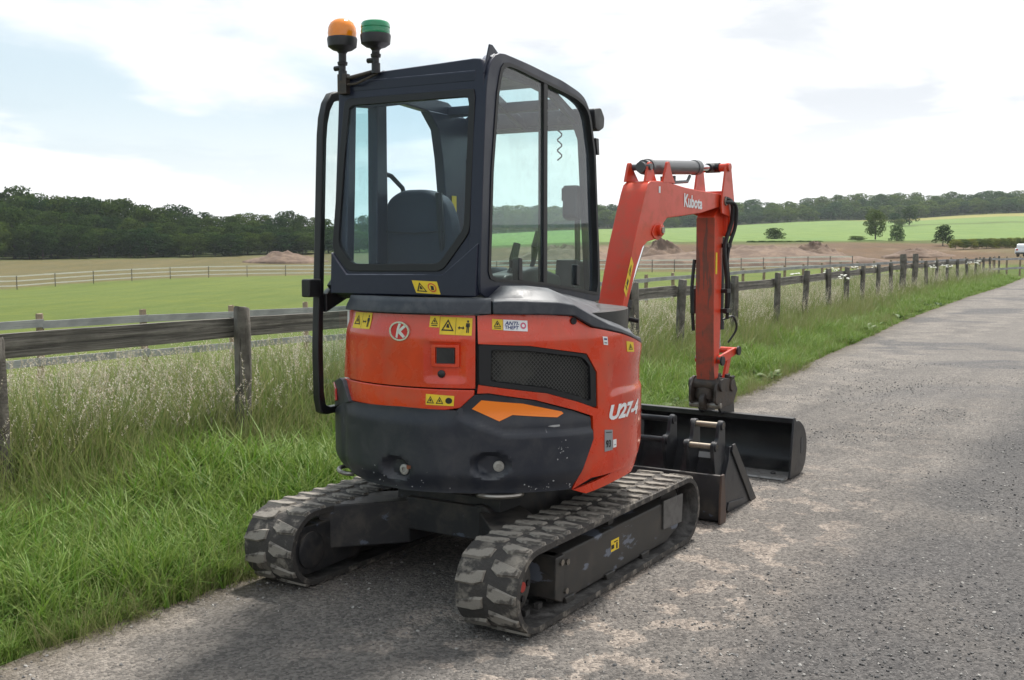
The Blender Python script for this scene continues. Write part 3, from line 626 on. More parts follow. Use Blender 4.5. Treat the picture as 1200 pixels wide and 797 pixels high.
b.ring(sc(q0, 1.045), sc(q0, .955), None, -.007, .02, fa=fr); b.build('rear_window_seal', rubber_seal, cab, bevel=.003)
b = MB(); b.prism(sc(q0, .965), None, .002, .007, fa=fr); b.build('rear_window', gl_rear, cab, smooth=0)
# raised lip that the lower wall throws out under the window
b = MB(); LP0 = polar(chain([(-.495, 1.40), (.295, 1.40), (.30, 1.62), (.13, 1.455), (-.41, 1.452), (-.497, 1.56)], .02), (-.10, 1.43), 60)
b.prism([(-.494, 1.366), (.300, 1.366), (.303, 1.60), (.125, 1.462), (-.405, 1.458), (-.497, 1.560)], None, -.012, .01, fa=fr); b.build('lower_rear_panel', navy, cab, bevel=.006)
def rearq(q): return (q[0], ry(q[1])-.0135, q[1])
b = MB(); SQ = [(-.008, 1.379), (.122, 1.374), (.100, 1.430), (-.034, 1.434)]
lq = lambda vs: [rearq(((SQ[0][0]*(1-x)+SQ[1][0]*x)*(1-y)+(SQ[3][0]*(1-x)+SQ[2][0]*x)*y, (SQ[0][1]*(1-x)+SQ[1][1]*x)*(1-y)+(SQ[3][1]*(1-x)+SQ[2][1]*x)*y)) for x, y in vs]
b.add(lq([(0, 0), (1, 0), (1, 1), (0, 1)]), [(0, 1, 2, 3)], 0)
for k, (mi, pl) in enumerate(tri(.28, .5, .42, .74)+disc(2, .74, .5, .17, .36)+disc(0, .74, .5, .125, .26)+[(1, [(.68, .3), (.80, .3), (.82, .62), (.70, .66)])]): b.add([(x, y-.0008-.0002*k, z) for x, y, z in lq(pl)], [tuple(range(len(pl)))], mi)
b.build('warning_sticker', [yellow, ink, mat('sticker_red2', (.6, .08, .02), .5)], cab, smooth=0)
# left side: rails, posts and lower wall round the doorway
b = MB()
b.prism([(-.558, 2.28), (-.535, 2.34), (-.47, 2.375), (.3, 2.355), (.50, 2.28), (.52, 2.2), (.47, 2.21), (.43, 2.27), (.13, 2.285), (-.10, 2.297), (-.36, 2.25), (-.50, 2.24)], 'x', XL, XL+.05)
b.prism([(-.60, 1.362), (-.558, 2.29), (-.50, 2.27), (-.515, 1.9), (-.535, 1.50), (-.36, 1.47), (-.36, 1.362)], 'x', XL, XL+.05)
b.prism([(-.367, 1.0), (-.35, 2.262), (-.265, 2.275), (-.268, 1.0)], 'x', XL-.002, XL+.055)
b.prism([(.10, 2.292), (.20, 2.20), (.235, 2.05), (.262, 1.85), (.32, 1.3), (.34, .8), (.52, .8), (.49, 1.5), (.462, 1.85), (.475, 2.06), (.55, 2.16), (.50, 2.29)], 'x', XL-.002, XL+.055)
b.prism([(.56, 2.19), (.51, 2.28), (.545, 2.16), (.655, 1.3), (.66, .8), (.70, .8), (.69, 1.3)], 'x', XL, XL+.05)
b.build('left_posts', navy, cab, bevel=.008)
b = MB(); b.prism([(-.535, 1.48), (-.36, 1.45), (-.352, 2.262), (-.50, 2.25)], 'x', XL+.02, XL+.025); b.build('quarter_pane', gl_side, cab, smooth=0)
# front frame and windscreen
b = MB(); yf = lambda z: .64-(z-1.3)*.115
ff = lambda q, wv: (q[0], yf(q[1])-wv, q[1])
b.ring(polar([(XL+.004, .85), (XR-.03, .85), (XR-.03, 2.30), (XL+.004, 2.30)], (-.08, 1.5), 80), polar([(XL+.05, .95), (XR-.07, .95), (XR-.07, 2.22), (XL+.05, 2.22)], (-.08, 1.5), 80), None, 0, .05, fa=ff); b.build('front_frame', navy, cab, bevel=.006)
b = MB(); b.prism([(XL+.05, .95), (XR-.07, .95), (XR-.07, 2.22), (XL+.05, 2.22)], None, .02, .025, fa=ff); b.build('windscreen', gl_side, cab, smooth=0)
# roof with a skylight over the front
def rz_(y): return float(np.interp(y, [-.56, -.4, .2, .5], [2.375, 2.402, 2.385, 2.33]))
b = MB(); ys = [-.558, -.52, -.47, -.40, -.1, .0]
def slab(x0, x1, ys_, mi=0):
    vs = []; 
    for y in ys_:
        zt = float(np.interp(y, [-.558, -.52, -.47, -.40, .05, .20, .52], [2.345, 2.372, 2.392, 2.402, 2.390, 2.365, 2.25])); vs += [(x0, y, zt), (x1, y, zt), (x1, y, zt-.05), (x0, y, zt-.05)]
    k = len(ys_); fs = [(i*4+j, i*4+(j+1) % 4, (i+1)*4+(j+1) % 4, (i+1)*4+j) for i in range(k-1) for j in range(4)] + [(3, 2, 1, 0), tuple((k-1)*4+j for j in range(4))]
    b.add(vs, fs, mi)
slab(XL+.003, XR-.055, ys); slab(XL+.003, XL+.045, [.0, .1, .2, .3, .4, .55]) if False else slab(XL+.003, XL+.045, [.0, .1, .2, .3, .4, .55]); slab(XR-.085, XR-.055, [.0, .1, .2, .3, .4, .55]); slab(XL+.045, XR-.085, [.52, .55]); slab(XL+.045, XR-.085, [.29, .32]); slab(-.09, -.06, [.0, .1, .2, .3, .4, .52])
for x in (-.30, -.16, -.02, .12): b.add(*[[(x+a*.018, y, float(np.interp(y, [-.47, -.40, .2], [2.392, 2.402, 2.388]))+d) for y in (-.46, -.40, -.02) for a, d in ((-1, -.004), (-.7, .008), (.7, .008), (1, -.004))], [(i*4+j, i*4+j+1, (i+1)*4+j+1, (i+1)*4+j) for i in range(2) for j in range(3)]])
rfo = b.build('roof', navy, cab, bevel=.008)
b = MB(); b.add([(XL+.03, -.01, 2.372), (XR-.07, -.01, 2.372), (XR-.07, .20, 2.345), (XL+.03, .20, 2.345), (XR-.07, .53, 2.226), (XL+.03, .53, 2.226)], [(0, 1, 2, 3), (3, 2, 4, 5)]); b.build('skylight', gl_side, cab, smooth=0)
b = MB(); b.prism([(-.56, 2.33), (-.51, 2.46), (-.485, 2.46), (-.43, 2.43), (-.43, 2.40)], 'x', .296, .303); b.build('lifting_eye', navy, cab, bevel=.002)
b = MB(); b.add([(XR+.001-.012, -.508, 2.408), (XR-.002, -.478, 2.397), (XR-.002, -.458, 2.416), (XR-.02, -.485, 2.433)], [(0, 1, 2, 3)]); b.build('white_sticker', white, cab, smooth=0)
b = MB(); b.prism(chain([(.53, 2.30), (.62, 2.315), (.665, 2.27), (.66, 2.215), (.60, 2.19), (.555, 2.20)], .015), 'x', XR-.07, XR+.01); b.build('work_light', blackp, cab, bevel=.006)
b = MB(); b.prism([(.575, 2.155), (.615, 2.155), (.625, 2.07), (.60, 2.07)], 'x', XR-.03, XR); b.build('hinge', blackp, cab, bevel=.003)
b = MB(); b.box((-.08, .02, 1.28), (.76, 1.1, .05)); b.build('cab_floor', blackp, cab)
# inside: seat, consoles, levers, monitor
b = MB(); SB = chain([(-.455, 1.30), (-.045, 1.30), (-.06, 1.70), (-.105, 1.815), (-.20, 1.862), (-.35, 1.862), (-.435, 1.815), (-.465, 1.70)], .05, 5)
b.prism(SB, 'y', -.27, -.15); st = b.build('seat_back', seatm, ex, bevel=.035, seg=4)
b = MB(); b.box((-.24, .06, 1.42), (.42, .45, .12)); b.build('seat', seatm, ex, bevel=.03, seg=3)
for x in (-.42, .20):
    b = MB(); b.prism(chain([(-.32, 1.30), (.30, 1.30), (.28, 1.44), (.05, 1.49), (-.30, 1.45)], .03), 'x', x-.06, x+.06); b.build('arm_console', blackp, ex, bevel=.015)
for x, y, l in ((.17, .10, .14), (-.40, .12, .16), (.20, -.18, .08)):
    b = MB(); b.tube([(x, y, 1.44), (x+.01, y+.03, 1.44+l*.5), (x+.02, y+.03, 1.44+l)], [.012, .012, .02], 8); b.tube([(x+.02, y+.03, 1.44+l), (x+.03, y+.05, 1.44+l+.08)], [.022, .018], 8); b.build('control_lever', blackp, ex)
b = MB(); b.tube([(-.445, -.27, 1.945), (-.44, -.21, 1.935), (-.435, -.12, 1.88), (-.43, -.11, 1.84)], .012, 8); b.build('grab_handle', blackp, cab)
b = MB(); b.prism(chain([(.47, 1.74), (.54, 1.72), (.55, 1.90), (.48, 1.91)], .02), 'x', .17, .25); b.box((.185, .50, 1.86), (.05, .04, .07)); b.tube([(.23, .54, 1.5), (.23, .53, 1.74)], .016, 8); b.build('monitor', blackp, ex, bevel=.006)
b = MB(); b.prism([(.46, 1.30), (.62, 1.30), (.59, 1.50), (.50, 1.52)], 'x', .12, .25); b.build('front_console', blackp, ex, bevel=.01)
b = MB(); b.tube([(.16, .46, 2.28)] + [(.16+.012*math.cos(q*2.1), .46+.012*math.sin(q*2.1), 2.28-.018*q) for q in np.arange(0, 14, .5)], .004, 5); b.build('coiled_lead', hosem, cab)
b = MB(); b.box((XL+.0585, .34, 1.81), (.002, .045, .10)); b.build('yellow_label', yellow, cab)
b = MB(); b.tube([(-.11, -.285, 1.84), (-.10, -.275, 1.60), (-.13, -.20, 1.46)], [.018, .016, .016], 6); b.build('seat_belt', rubber_seal, st)
for z in (1.50, 1.66): b = MB(); b.tube([(-.43, -.283, z), (-.25, -.29, z-.012), (-.08, -.283, z)], .004, 6); b.build('seat_seam', rubber_seal, st)
# ---- open door folded back along the left side
b = MB(); DO = chain([(-.612, .80), (-.575, .775), (-.05, .775), (-.02, .82), (-.04, 2.30), (-.10, 2.335), (-.50, 2.330), (-.555, 2.18), (-.60, 1.40), (-.617, 1.1)], [.02, .02, .03, .03, .05, .04, .08, .05, 0, 0], 4)
dc = (-.32, 1.5); DOp = polar(DO, dc, 110); DIp = [(dc[0]+(a-dc[0])*.86, dc[1]+(d-dc[1])*.952) for a, d in DOp]
b.ring(DOp, DIp, 'x', -.625, -.585); door = b.build('cab_door', blackp, ex, bevel=.008)
b = MB(); b.prism([(dc[0]+(a-dc[0])*.87, dc[1]+(d-dc[1])*.956) for a, d in DOp], 'x', -.606, -.602); b.build('door_pane', gl_door, door, smooth=0)
b = MB(); b.prism([(-.56, 1.36), (-.40, 1.43), (-.04, 1.46), (-.04, 1.36), (-.40, 1.33), (-.56, 1.27)], 'x', -.62, -.575); b.build('door_rail', blackp, door, bevel=.006)
b = MB(); b.box((-.60, -.64, 1.39), (.05, .09, .085)); b.build('door_latch', blackp, door, bevel=.008)
b = MB(); b.prism([(-.53, 1.40), (-.44, 1.48), (-.40, 1.47), (-.40, 1.36), (-.47, 1.34)], 'x', -.60, XL); b.build('door_stay', blackp, door, bevel=.006)
# ---- beacons on their bracket
b = MB(); b.tube([(-.45, -.575, 2.30), (-.452, -.58, 2.365), (-.40, -.575, 2.362), (-.25, -.565, 2.385)], .009, 8); b.box((-.445, -.572, 2.335), (.05, .03, .09)); b.tube([(-.45, -.57, 2.33), (-.36, -.585, 2.33), (-.25, -.57, 2.372)], .006, 6)
b.build('beacon_bracket', rust, ex)
for (x, zb, lensm, dome) in ((-.452, 2.485, amber, True), (-.262, 2.482, green_l, False)):
    y = -.57; z0 = 2.35 if dome else 2.37
    b = MB(); b.lathe([(.020, 0), (.020, .045), (.015, .05), (.015, .07), (.022, .072), (.024, .085), (.018, .09), (.018, zb-z0-.01), (.026, zb-z0), (.046, zb-z0+.006), (.066, zb-z0+.020), (.070, zb-z0+.055), (.068, zb-z0+.062), (.055, zb-z0+.062)], (x, y, z0), n=28)
    b.cyl((x-.045, y, z0+.06), (x+.0, y, z0+.06), .012, 8)
    bo = b.build('beacon', blackp, ex, smooth=30, label='amber dome beacon' if dome else 'green flat beacon')
    b = MB()
    if dome: b.lathe([(.065, 0), (.067, .02), (.064, .045), (.054, .066), (.036, .080), (.016, .086), (.001, .087)], (x, y, zb+.062), n=28)
    else: b.lathe([(.065, 0), (.067, .012), (.065, .026), (.067, .030), (.065, .046), (.059, .054), (.042, .061), (.001, .064)], (x, y, zb+.062), n=28)
    b.build('lens', lensm, bo, smooth=30)
    if dome: b = MB(); b.cyl((x, y, zb+.065), (x, y, zb+.13), .02, 12); b.build('bulb', mat('bulb', (.5, .3, .1), .3), bo)

# ---- undercarriage (its own heading, the upper body is swung a little)
uc = R(29)-R(31.87)
b = MB(); b.box((0, 0, .335), (.60, .74, .17)); b.lathe([(.30, 0), (.30, .06), (.34, .06), (.34, .095)], (0, 0, .41), n=40)
for sx_ in (-1, 1):
    for sy in (-1, 1):
        b.prism([(.20*sx_, .10*sy), (.20*sx_, .40*sy), (.50*sx_, .72*sy), (.50*sx_, .36*sy)], 'z', .15, .36)
b.box((0, -.385, .30), (.44, .04, .16)); b.cyl((.20, -.40, .30), (.20, -.30, .30), .09, 16)
b.build('undercarriage', under, ex, bevel=.008, smooth=0).rotation_euler = (0, 0, uc)
TA, TR = .9636-.184, .184
def stad(a, r, k, n=14):
    """k-th of points round the track loop: returns list of (y, z, nx, nz) with outward normal"""
    pass
def loop_pt(d, r):
    """point at arc length d round the belt centre-line of radius r: (y, z, angle of outward normal)"""
    L = 2*TA; arc = math.pi*r; tot = 2*L+2*arc; d %= tot
    if d < L: return (-TA+d, TR+r, math.pi/2)
    d -= L
    if d < arc: q = math.pi/2-d/r; return (TA+r*math.cos(q), TR+r*math.sin(q), q)
    d -= arc
    if d < L: return (TA-d, TR-r, -math.pi/2)
    d -= L; q = -math.pi/2-d/r; return (-TA+r*math.cos(q), TR+r*math.sin(q), q)
ro_, ri_ = .1745, .150; tot = 4*TA+2*math.pi*ro_; NB = 180
NL = 40
def lug_mesh(flip):
    b = MB(); f = -1 if flip else 1; h = .0095; tp = .78
    base_ = [(-.068, -.024+.014*f), (-.030, -.034), (.066, -.014-.010*f), (.070, .020-.010*f), (-.020, .030), (-.066, .026+.014*f)]
    b.add([(x, y, -.004) for x, y in base_] + [(x*.93, y*tp, h) for x, y in base_], [(5, 4, 3, 2, 1, 0), (6, 7, 8, 9, 10, 11)] + [(i, (i+1) % 6, 6+(i+1) % 6, 6+i) for i in range(6)])
    return b.mesh('track_lug', [lugm], 25)
lugs = [lug_mesh(False), lug_mesh(True)]
for side in (1, -1):
    X0, X1 = .45, .75; Xc = .6*side
    b = MB(); vs = []; n = NB
    for i in range(n):
        y, z, q = loop_pt(tot*i/n, ro_); yi, zi = y-(ro_-ri_)*math.cos(q), z-(ro_-ri_)*math.sin(q)
        sag = 0.012*math.sin(math.pi*min(1, max(0, (y+TA)/(2*TA)))) if q > 1.5 else 0
        for x, (yy, zz) in ((-.15, (y, z)), (-.13, (y+.004*math.cos(q), z+.004*math.sin(q))), (.13, (y+.004*math.cos(q), z+.004*math.sin(q))), (.15, (y, z)), (.15, (yi, zi)), (-.15, (yi, zi))): vs.append((Xc+x, yy, zz))
    fs = []; ms = []
    for i in range(n):
        j = (i+1) % n
        for k in range(6): fs.append((i*6+k, i*6+(k+1) % 6, j*6+(k+1) % 6, j*6+k)); ms.append(0 if k in (0, 1, 2, 3, 5) else 1)
    b.add(vs, fs); b.m = ms
    tk = b.build('track', [tread, rubber], ex, smooth=40); tk.rotation_euler = (0, 0, uc)
    for row in (-1, 1):
        for k in range(NL):
            y, z, q = loop_pt(tot*(k+(.5 if row > 0 else 0))/NL, ro_); y += .003*math.cos(q); z += .003*math.sin(q)
            M_ = Matrix(((1, 0, 0), (0, math.sin(q), math.cos(q)), (0, -math.cos(q), math.sin(q)))).to_4x4()
            if row < 0: M_ = M_ @ Matrix.Rotation(math.pi, 4, 'Z')
            o = inst('track_lug', lugs[0 if row > 0 else 1], tk); o.matrix_local = Matrix.Translation((Xc+row*.078, y, z)) @ M_
    # inner drive lugs
    b = MB()
    for k in range(NL):
        y, z, q = loop_pt(tot*k/NL, ri_-.010)
        M_ = Matrix(((1, 0, 0), (0, math.sin(q), math.cos(q)), (0, -math.cos(q), math.sin(q))))
        for x in (-.035, .035): b.box((Xc+x, y, z), (.022, .035, .03), rot=M_)
    b.build('drive_lug', rubber, tk, kind='stuff')
    # frame, with a rounded end round the drive motor on the inner face
    xi, xo = (.47*side, .70*side)
    b = MB(); b.prism([(-.56, .07), (-.50, .045), (.62, .045), (.78, .09), (.80, .24), (.60, .262), (-.56, .262)], 'x', .53*side, xo)
    tf = b.build('track_frame', framep, tk, bevel=.010)
    b = MB(); b.prism([(-.83+.115*math.cos(q), .178+.115*math.sin(q)) for q in np.linspace(math.pi*.5, math.pi*1.5, 16)] + [(-.50, .072), (-.44, .11), (-.44, .285), (-.55, .292)], 'x', .462*side, .54*side)
    b.build('motor_cover', under, tk, bevel=.008)
    b = MB(); b.lathe([(.085, 0), (.085, .012), (.070, .018), (.001, .018)], (.462*side, -.82, .180), (-side, 0, 0), 28); b.build('drive_motor', under, tk)
    b = MB()
    b.lathe([(.130, 0), (.130, .05), (.118, .055), (.09, .06), (.085, .075), (.03, .078), (.03, .088), (.001, .088)], (.58*side, -TA, TR), (side, 0, 0), 36)
    for k in range(5):
        a = 2*math.pi*k/5; b.cyl((.655*side, -TA+.06*math.cos(a), TR+.06*math.sin(a)), (.664*side, -TA+.06*math.cos(a), TR+.06*math.sin(a)), .014, 10, 1)
    b.cyl((.66*side, -TA, TR), (.672*side, -TA, TR), .022, 12, 2)
    b.build('sprocket', [framep, rubber_seal, mat('red_hub', (.35, .03, .02), .6)], tk)
    b = MB(); b.lathe([(.128, 0), (.128, .09), (.09, .10), (.001, .10)], (.55*side, TA, TR), (side, 0, 0), 32); b.build('idler', framep, tk)
    for y in (-.44, -.05, .34):
        b = MB(); b.lathe([(.05, 0), (.058, .02), (.058, .15), (.045, .17), (.02, .175), (.001, .175)], (.52*side, y, .085), (side, 0, 0), 20); b.build('roller', framep, tk)
        b = MB(); b.prism([(y-.05, .062), (y+.05, .062), (y+.035, .03), (y-.035, .03)], 'x', .69*side, .712*side); b.build('roller_bracket', framep, tk, bevel=.004)
    b = MB(); b.cyl((.56*side, .05, .272), (.66*side, .05, .272), .028, 14); b.build('top_roller', framep, tk)
    b = MB(); b.prism([(.56, .125), (.80, .115), (.81, .268), (.56, .276)], 'x', .702*side, .712*side); b.build('guard_plate', mat('worn_grey_plate', (.11, .105, .10), .6, dirt=((.05, .045, .04), .6, 14)), tk, bevel=.003)
    b = MB(); b.prism([(-.585, .08), (-.52, .05), (-.50, .262), (-.58, .262)], 'x', .55*side, .716*side); b.build('end_plate', framep, tk, bevel=.006)
    for yy, zz in ((-.54, .235), (-.49, .225), (-.50, .10)):
        b = MB(); b.cyl((.715*side, yy, zz), (.727*side, yy, zz), .014, 8); b.build('bolt', steel, tk)
    if side > 0:
        b = MB(); b.add([(.7015, -.03, .150), (.7015, .055, .150), (.7015, .055, .205), (.7015, -.03, .205)], [(0, 1, 2, 3)], 0)
        for yy, zz, wy, wz in ((-.012, .172, .03, .02), (.032, .17, .016, .03), (.02, .192, .04, .006)): b.add([(.7022, yy-wy/2, zz-wz/2), (.7022, yy+wy/2, zz-wz/2), (.7022, yy+wy/2, zz+wz/2), (.7022, yy-wy/2, zz+wz/2)], [(0, 1, 2, 3)], 1)
        b.build('warning_sticker', [yellow, ink], tk, smooth=0)
# dozer blade in front of the tracks
b = MB(); prof = [(1.285, .012), (1.262, .10), (1.262, .20), (1.285, .278), (1.31, .278), (1.29, .20), (1.29, .10), (1.335, .0), (1.31, .0)]
b.prism(prof, 'x', -.745, .745); bl = b.build('dozer_blade', under, ex, bevel=.004, smooth=0)
rusty = mat('rusty_edge', (.07, .045, .035), .6, dirt=((.14, .08, .05), .6, 12))
for x in (-.758, .745): b = MB(); b.prism([(1.25, .0), (1.34, .0), (1.345, .05), (1.31, .285), (1.27, .285), (1.255, .15)], 'x', x, x+.014); b.build('blade_end', rusty, bl, bevel=.003)
b = MB()
for x in (-.27, .27): b.prism([(.30, .22), (.30, .30), (1.26, .24), (1.26, .12)], 'x', x-.04, x+.04)
b.box((0, 1.22, .16), (.60, .08, .14)); b.build('blade_arm', under, bl, bevel=.006)
bl.rotation_euler = (0, 0, uc)

# ---- boom, arm and bucket, swung a few degrees to the right
bm_ = dict(loc=(.0999, .851, 0), rz=R(29)-R(34))
def bplace(o): o.location = bm_['loc']; o.rotation_euler = (0, 0, bm_['rz']); return o
b = MB(); b.prism(chain([(-.20, .42), (.10, .42), (.16, .52), (.14, .80), (-.02, .86), (-.20, .72)], .03), 'x', -.10, .10); b.cyl((0, -.04, .36), (0, -.04, .88), .07, 18)
bplace(b.build('swing_bracket', red_boom, ex, bevel=.008))
BO = [(.0, .66), (.06, .62), (.13, .66), (.30, .98), (.42, 1.26), (.52, 1.47), (.60, 1.585), (.66, 1.618), (.73, 1.628), (.80, 1.640), (.845, 1.675), (.88, 1.735), (.93, 1.768), (1.10, 1.782), (1.45, 1.814), (1.74, 1.862), (1.81, 1.88), (1.84, 1.915), (1.82, 1.945), (1.76, 1.955), (1.45, 1.962), (1.195, 1.972), (.94, 1.992), (.80, 1.994), (.70, 1.988), (.655, 1.965), (.625, 1.915), (.56, 1.78), (.48, 1.605), (.40, 1.38), (.32, 1.16), (.20, .92)]
b = MB(); b.prism(BO, 'x', -.085, .085); boom = bplace(b.build('boom', red_boom, ex, bevel=.006))
b = MB()
for x in (-.092, .085): b.prism(chain([(.70, 1.665), (.78, 1.625), (.86, 1.655), (.85, 1.74), (.74, 1.72)], .03), 'x', x, x+.007)
b.lathe([(.035, 0), (.035, .03), (.02, .034), (.001, .034)], (.085, .80, 1.69), (1, 0, 0), 20); b.build('cylinder_lug', red_boom, boom, bevel=.002)
b = MB(); b.cyl((.11, .80, 1.69), (.125, .80, 1.69), .020, 14); b.build('pin', steel, boom)
for y, z in ((.505, 1.60), (.408, 1.335), (.375, 1.245)):     # small welded pads on the back of the boom
    b = MB(); n_ = Vector((0, -.93, .36)); b.box((-.01, y+.02, z+.045), (.085, .012, .03), rot=Matrix.Rotation(R(-21), 3, 'X')); b.build('hose_pad', red_boom, boom, bevel=.003)
vs, fs = text_mesh('Kubota', 1, .08, .035); b = MB()
Q = [(1.17, 1.845), (1.455, 1.838), (1.46, 1.912), (1.165, 1.935)]
b.add([(.0875, (Q[0][0]*(1-x)+Q[1][0]*x)*(1-y)+(Q[3][0]*(1-x)+Q[2][0]*x)*y, (Q[0][1]*(1-x)+Q[1][1]*x)*(1-y)+(Q[3][1]*(1-x)+Q[2][1]*x)*y) for x, y in vs], fs); b.build('maker_lettering', white, boom, smooth=0)
b = MB(); PQ = [(.355, 1.335), (.385, 1.29), (.475, 1.485), (.445, 1.53)]
P3 = lambda x, y: (.0875, (PQ[0][0]*(1-x)+PQ[1][0]*x)*(1-y)+(PQ[3][0]*(1-x)+PQ[2][0]*x)*y, (PQ[0][1]*(1-x)+PQ[1][1]*x)*(1-y)+(PQ[3][1]*(1-x)+PQ[2][1]*x)*y)
b.add([P3(0, 0), P3(1, 0), P3(1, 1), P3(0, 1)], [(0, 1, 2, 3)], 0)
for mi, pl in tri(.5, .72, .7, .3)+[(1, [(.2, .15), (.8, .15), (.8, .2), (.2, .2)]), (1, [(.3, .25), (.7, .25), (.7, .42), (.3, .42)]), ]: b.add([(P3(x, y)[0]+.0008+.0002*mi, *P3(x, y)[1:]) for x, y in pl], [tuple(range(len(pl)))], mi)
b.build('warning_sticker', [yellow, ink], boom, smooth=0)
b = MB(); b.add([(.0875, .80, 1.92), (.0875, .825, 1.92), (.0875, .825, 1.96), (.0875, .80, 1.96)], [(0, 1, 2, 3)]); b.build('white_sticker', white, boom, smooth=0)
b = MB(); b.cyl((.0, .30, .62), (.0, .50, 1.22), .052, 18); b.cyl((.0, .50, 1.22), (.0, .515, 1.265), .058, 18); b.cyl((.03, .53, 1.15), (.09, .545, 1.14), .014, 10)
bc = bplace(b.build('boom_cylinder', blackp, ex)); b = MB(); b.cyl((0, .51, 1.25), (0, .80, 1.70), .026, 14); b.build('piston_rod', chrome, bc)
# arm cylinder on top of the boom
b = MB()
for x in (-.085, .068): b.prism(chain([(.66, 1.985), (.69, 2.07), (.705, 2.105), (.735, 2.105), (.765, 2.06), (.84, 1.99)] if x < 0 else [(.86, 1.985), (.905, 2.07), (.925, 2.12), (.955, 2.12), (.98, 2.06), (1.04, 1.99)], [.0, .01, .02, .02, .02, 0], 4), 'x', x, x+.018)
b.prism(chain([(.70, 1.985), (.73, 2.07), (.75, 2.11), (.79, 2.11), (.81, 2.06), (.86, 1.99)], [.0, .01, .02, .02, .02, 0], 4), 'x', .030, .046)
b.build('cylinder_bracket', red_boom, boom, bevel=.003)
b = MB(); b.cyl((0, .76, 2.078), (0, 1.55, 2.125), .046, 20); b.cyl((0, .72, 2.075), (0, .80, 2.08), .034, 16); b.cyl((-.09, .755, 2.078), (.06, .755, 2.078), .020, 12); b.cyl((0, .81, 2.081), (0, .84, 2.083), .052, 20); b.cyl((0, 1.50, 2.122), (0, 1.56, 2.1255), .051, 20)
b.tube([(.0, 1.02, 2.035), (.0, 1.02, 2.00), (.02, 1.10, 2.00), (.02, 1.36, 2.02), (.02, 1.40, 2.06)], .011, 8); b.tube([(.0, 1.2, 2.05), (.0, 1.2, 2.01)], .012, 8)
ac = bplace(b.build('arm_cylinder', mat('grey_cylinder', (.085, .09, .095), .35, coat=.2, dirt=((.2, .2, .2), .3, 10)), ex))
b = MB(); b.cyl((0, 1.55, 2.125), (0, 1.78, 2.138), .022, 14); b.build('piston_rod', chrome, ac)
b = MB(); b.cyl((0, 1.74, 2.136), (0, 1.86, 2.142), .030, 14); b.cyl((-.05, 1.83, 2.14), (.05, 1.83, 2.14), .034, 16); b.build('rod_eye', blackp, ac)
# arm: box section hanging plumb, with two cheek plates at its head
b = MB(); AR = [(1.71, 1.80), (1.78, 1.86), (1.86, 1.84), (1.865, 1.66), (1.845, .98), (1.83, .72), (1.81, .62), (1.765, .62), (1.740, .72), (1.722, 1.0)]
b.prism(AR, 'x', -.064, .068); arm = bplace(b.build('arm', red_boom, ex, bevel=.006))
b = MB(); b.prism([(1.7085, 1.79), (1.7115, 1.55), (1.7195, 1.0), (1.7375, .72), (1.7625, .62), (1.767, .62), (1.7425, .72), (1.7245, 1.0), (1.7165, 1.55), (1.7135, 1.79)], 'x', -.0655, .0692); b.build('worn_face', red_worn, arm)
b = MB()
for x in (-.112, .098): b.prism(chain([(1.80, 2.165), (1.855, 2.175), (1.89, 2.14), (1.955, 1.90), (1.965, 1.76), (1.94, 1.67), (1.90, 1.66), (1.87, 1.80), (1.74, 1.82), (1.73, 1.90), (1.755, 1.99)], [.02, .02, .02, .03, .02, .02, .02, 0, 0, 0, 0], 4), 'x', x, x+.014)
b.prism([(1.86, 1.66), (1.955, 1.70), (1.962, 1.80), (1.90, 1.98), (1.86, 1.98)], 'x', -.098, .098)
b.build('cheek_plate', red_boom, arm, bevel=.003)
b = MB(); b.cyl((-.125, 1.835, 2.14), (.125, 1.835, 2.14), .028, 16); b.build('pin', red_boom, arm)
b = MB(); b.cyl((-.12, 1.795, 1.905), (.12, 1.795, 1.905), .03, 16); b.build('pin', steel, arm)
b = MB(); b.cyl((-.095, 1.80, .80), (.095, 1.80, .80), .020, 14); b.build('pin', steel, arm)
b = MB(); b.add([(.0705, 1.735, 1.40), (.0705, 1.765, 1.40), (.0705, 1.765, 1.55), (.0705, 1.735, 1.55)], [(0, 1, 2, 3)]); b.build('warning_sticker', yellow, arm, smooth=0)
# bucket cylinder down the front of the arm, hoses at the side
b = MB(); b.cyl((0, 1.965, 1.66), (0, 1.955, 1.02), .040, 18); b.cyl((0, 1.955, 1.06), (0, 1.955, 1.0), .046, 18); kc = bplace(b.build('bucket_cylinder', blackp, ex))
b = MB(); b.cyl((0, 1.955, 1.0), (0, 1.97, .84), .020, 12); b.build('piston_rod', chrome, kc)
for pts, r_ in (([(.095, 1.77, 1.93), (.13, 1.86, 1.90), (.125, 1.885, 1.78), (.10, 1.86, 1.66), (.095, 1.83, 1.55), (.098, 1.87, 1.38), (.09, 1.90, 1.2), (.07, 1.93, 1.12)], .015),
                ([(.11, 1.78, 1.90), (.15, 1.88, 1.88), (.14, 1.91, 1.74), (.11, 1.88, 1.60), (.10, 1.87, 1.48), (.105, 1.90, 1.3), (.085, 1.92, 1.08)], .013),
                ([(-.09, 1.74, 1.50), (-.098, 1.72, 1.30), (-.098, 1.73, 1.16), (-.095, 1.75, 1.0)], .013),
                ([(.04, 1.95, 1.07), (.09, 2.02, 1.09), (.10, 2.06, 1.0), (.05, 2.03, .90)], .008)):
    b = MB(); P_ = [Vector(q) for q in pts]; sm = []
    for i in range(len(P_)-1):
        p0, p1, p2, p3 = P_[max(i-1, 0)], P_[i], P_[i+1], P_[min(i+2, len(P_)-1)]
        for k in range(6):
            t_ = k/6; sm.append(.5*((2*p1)+(-p0+p2)*t_+(2*p0-5*p1+4*p2-p3)*t_**2+(-p0+3*p1-3*p2+p3)*t_**3))
    b.tube(sm+[P_[-1]], r_, 8); bplace(b.build('hydraulic_hose', hosem, ex))
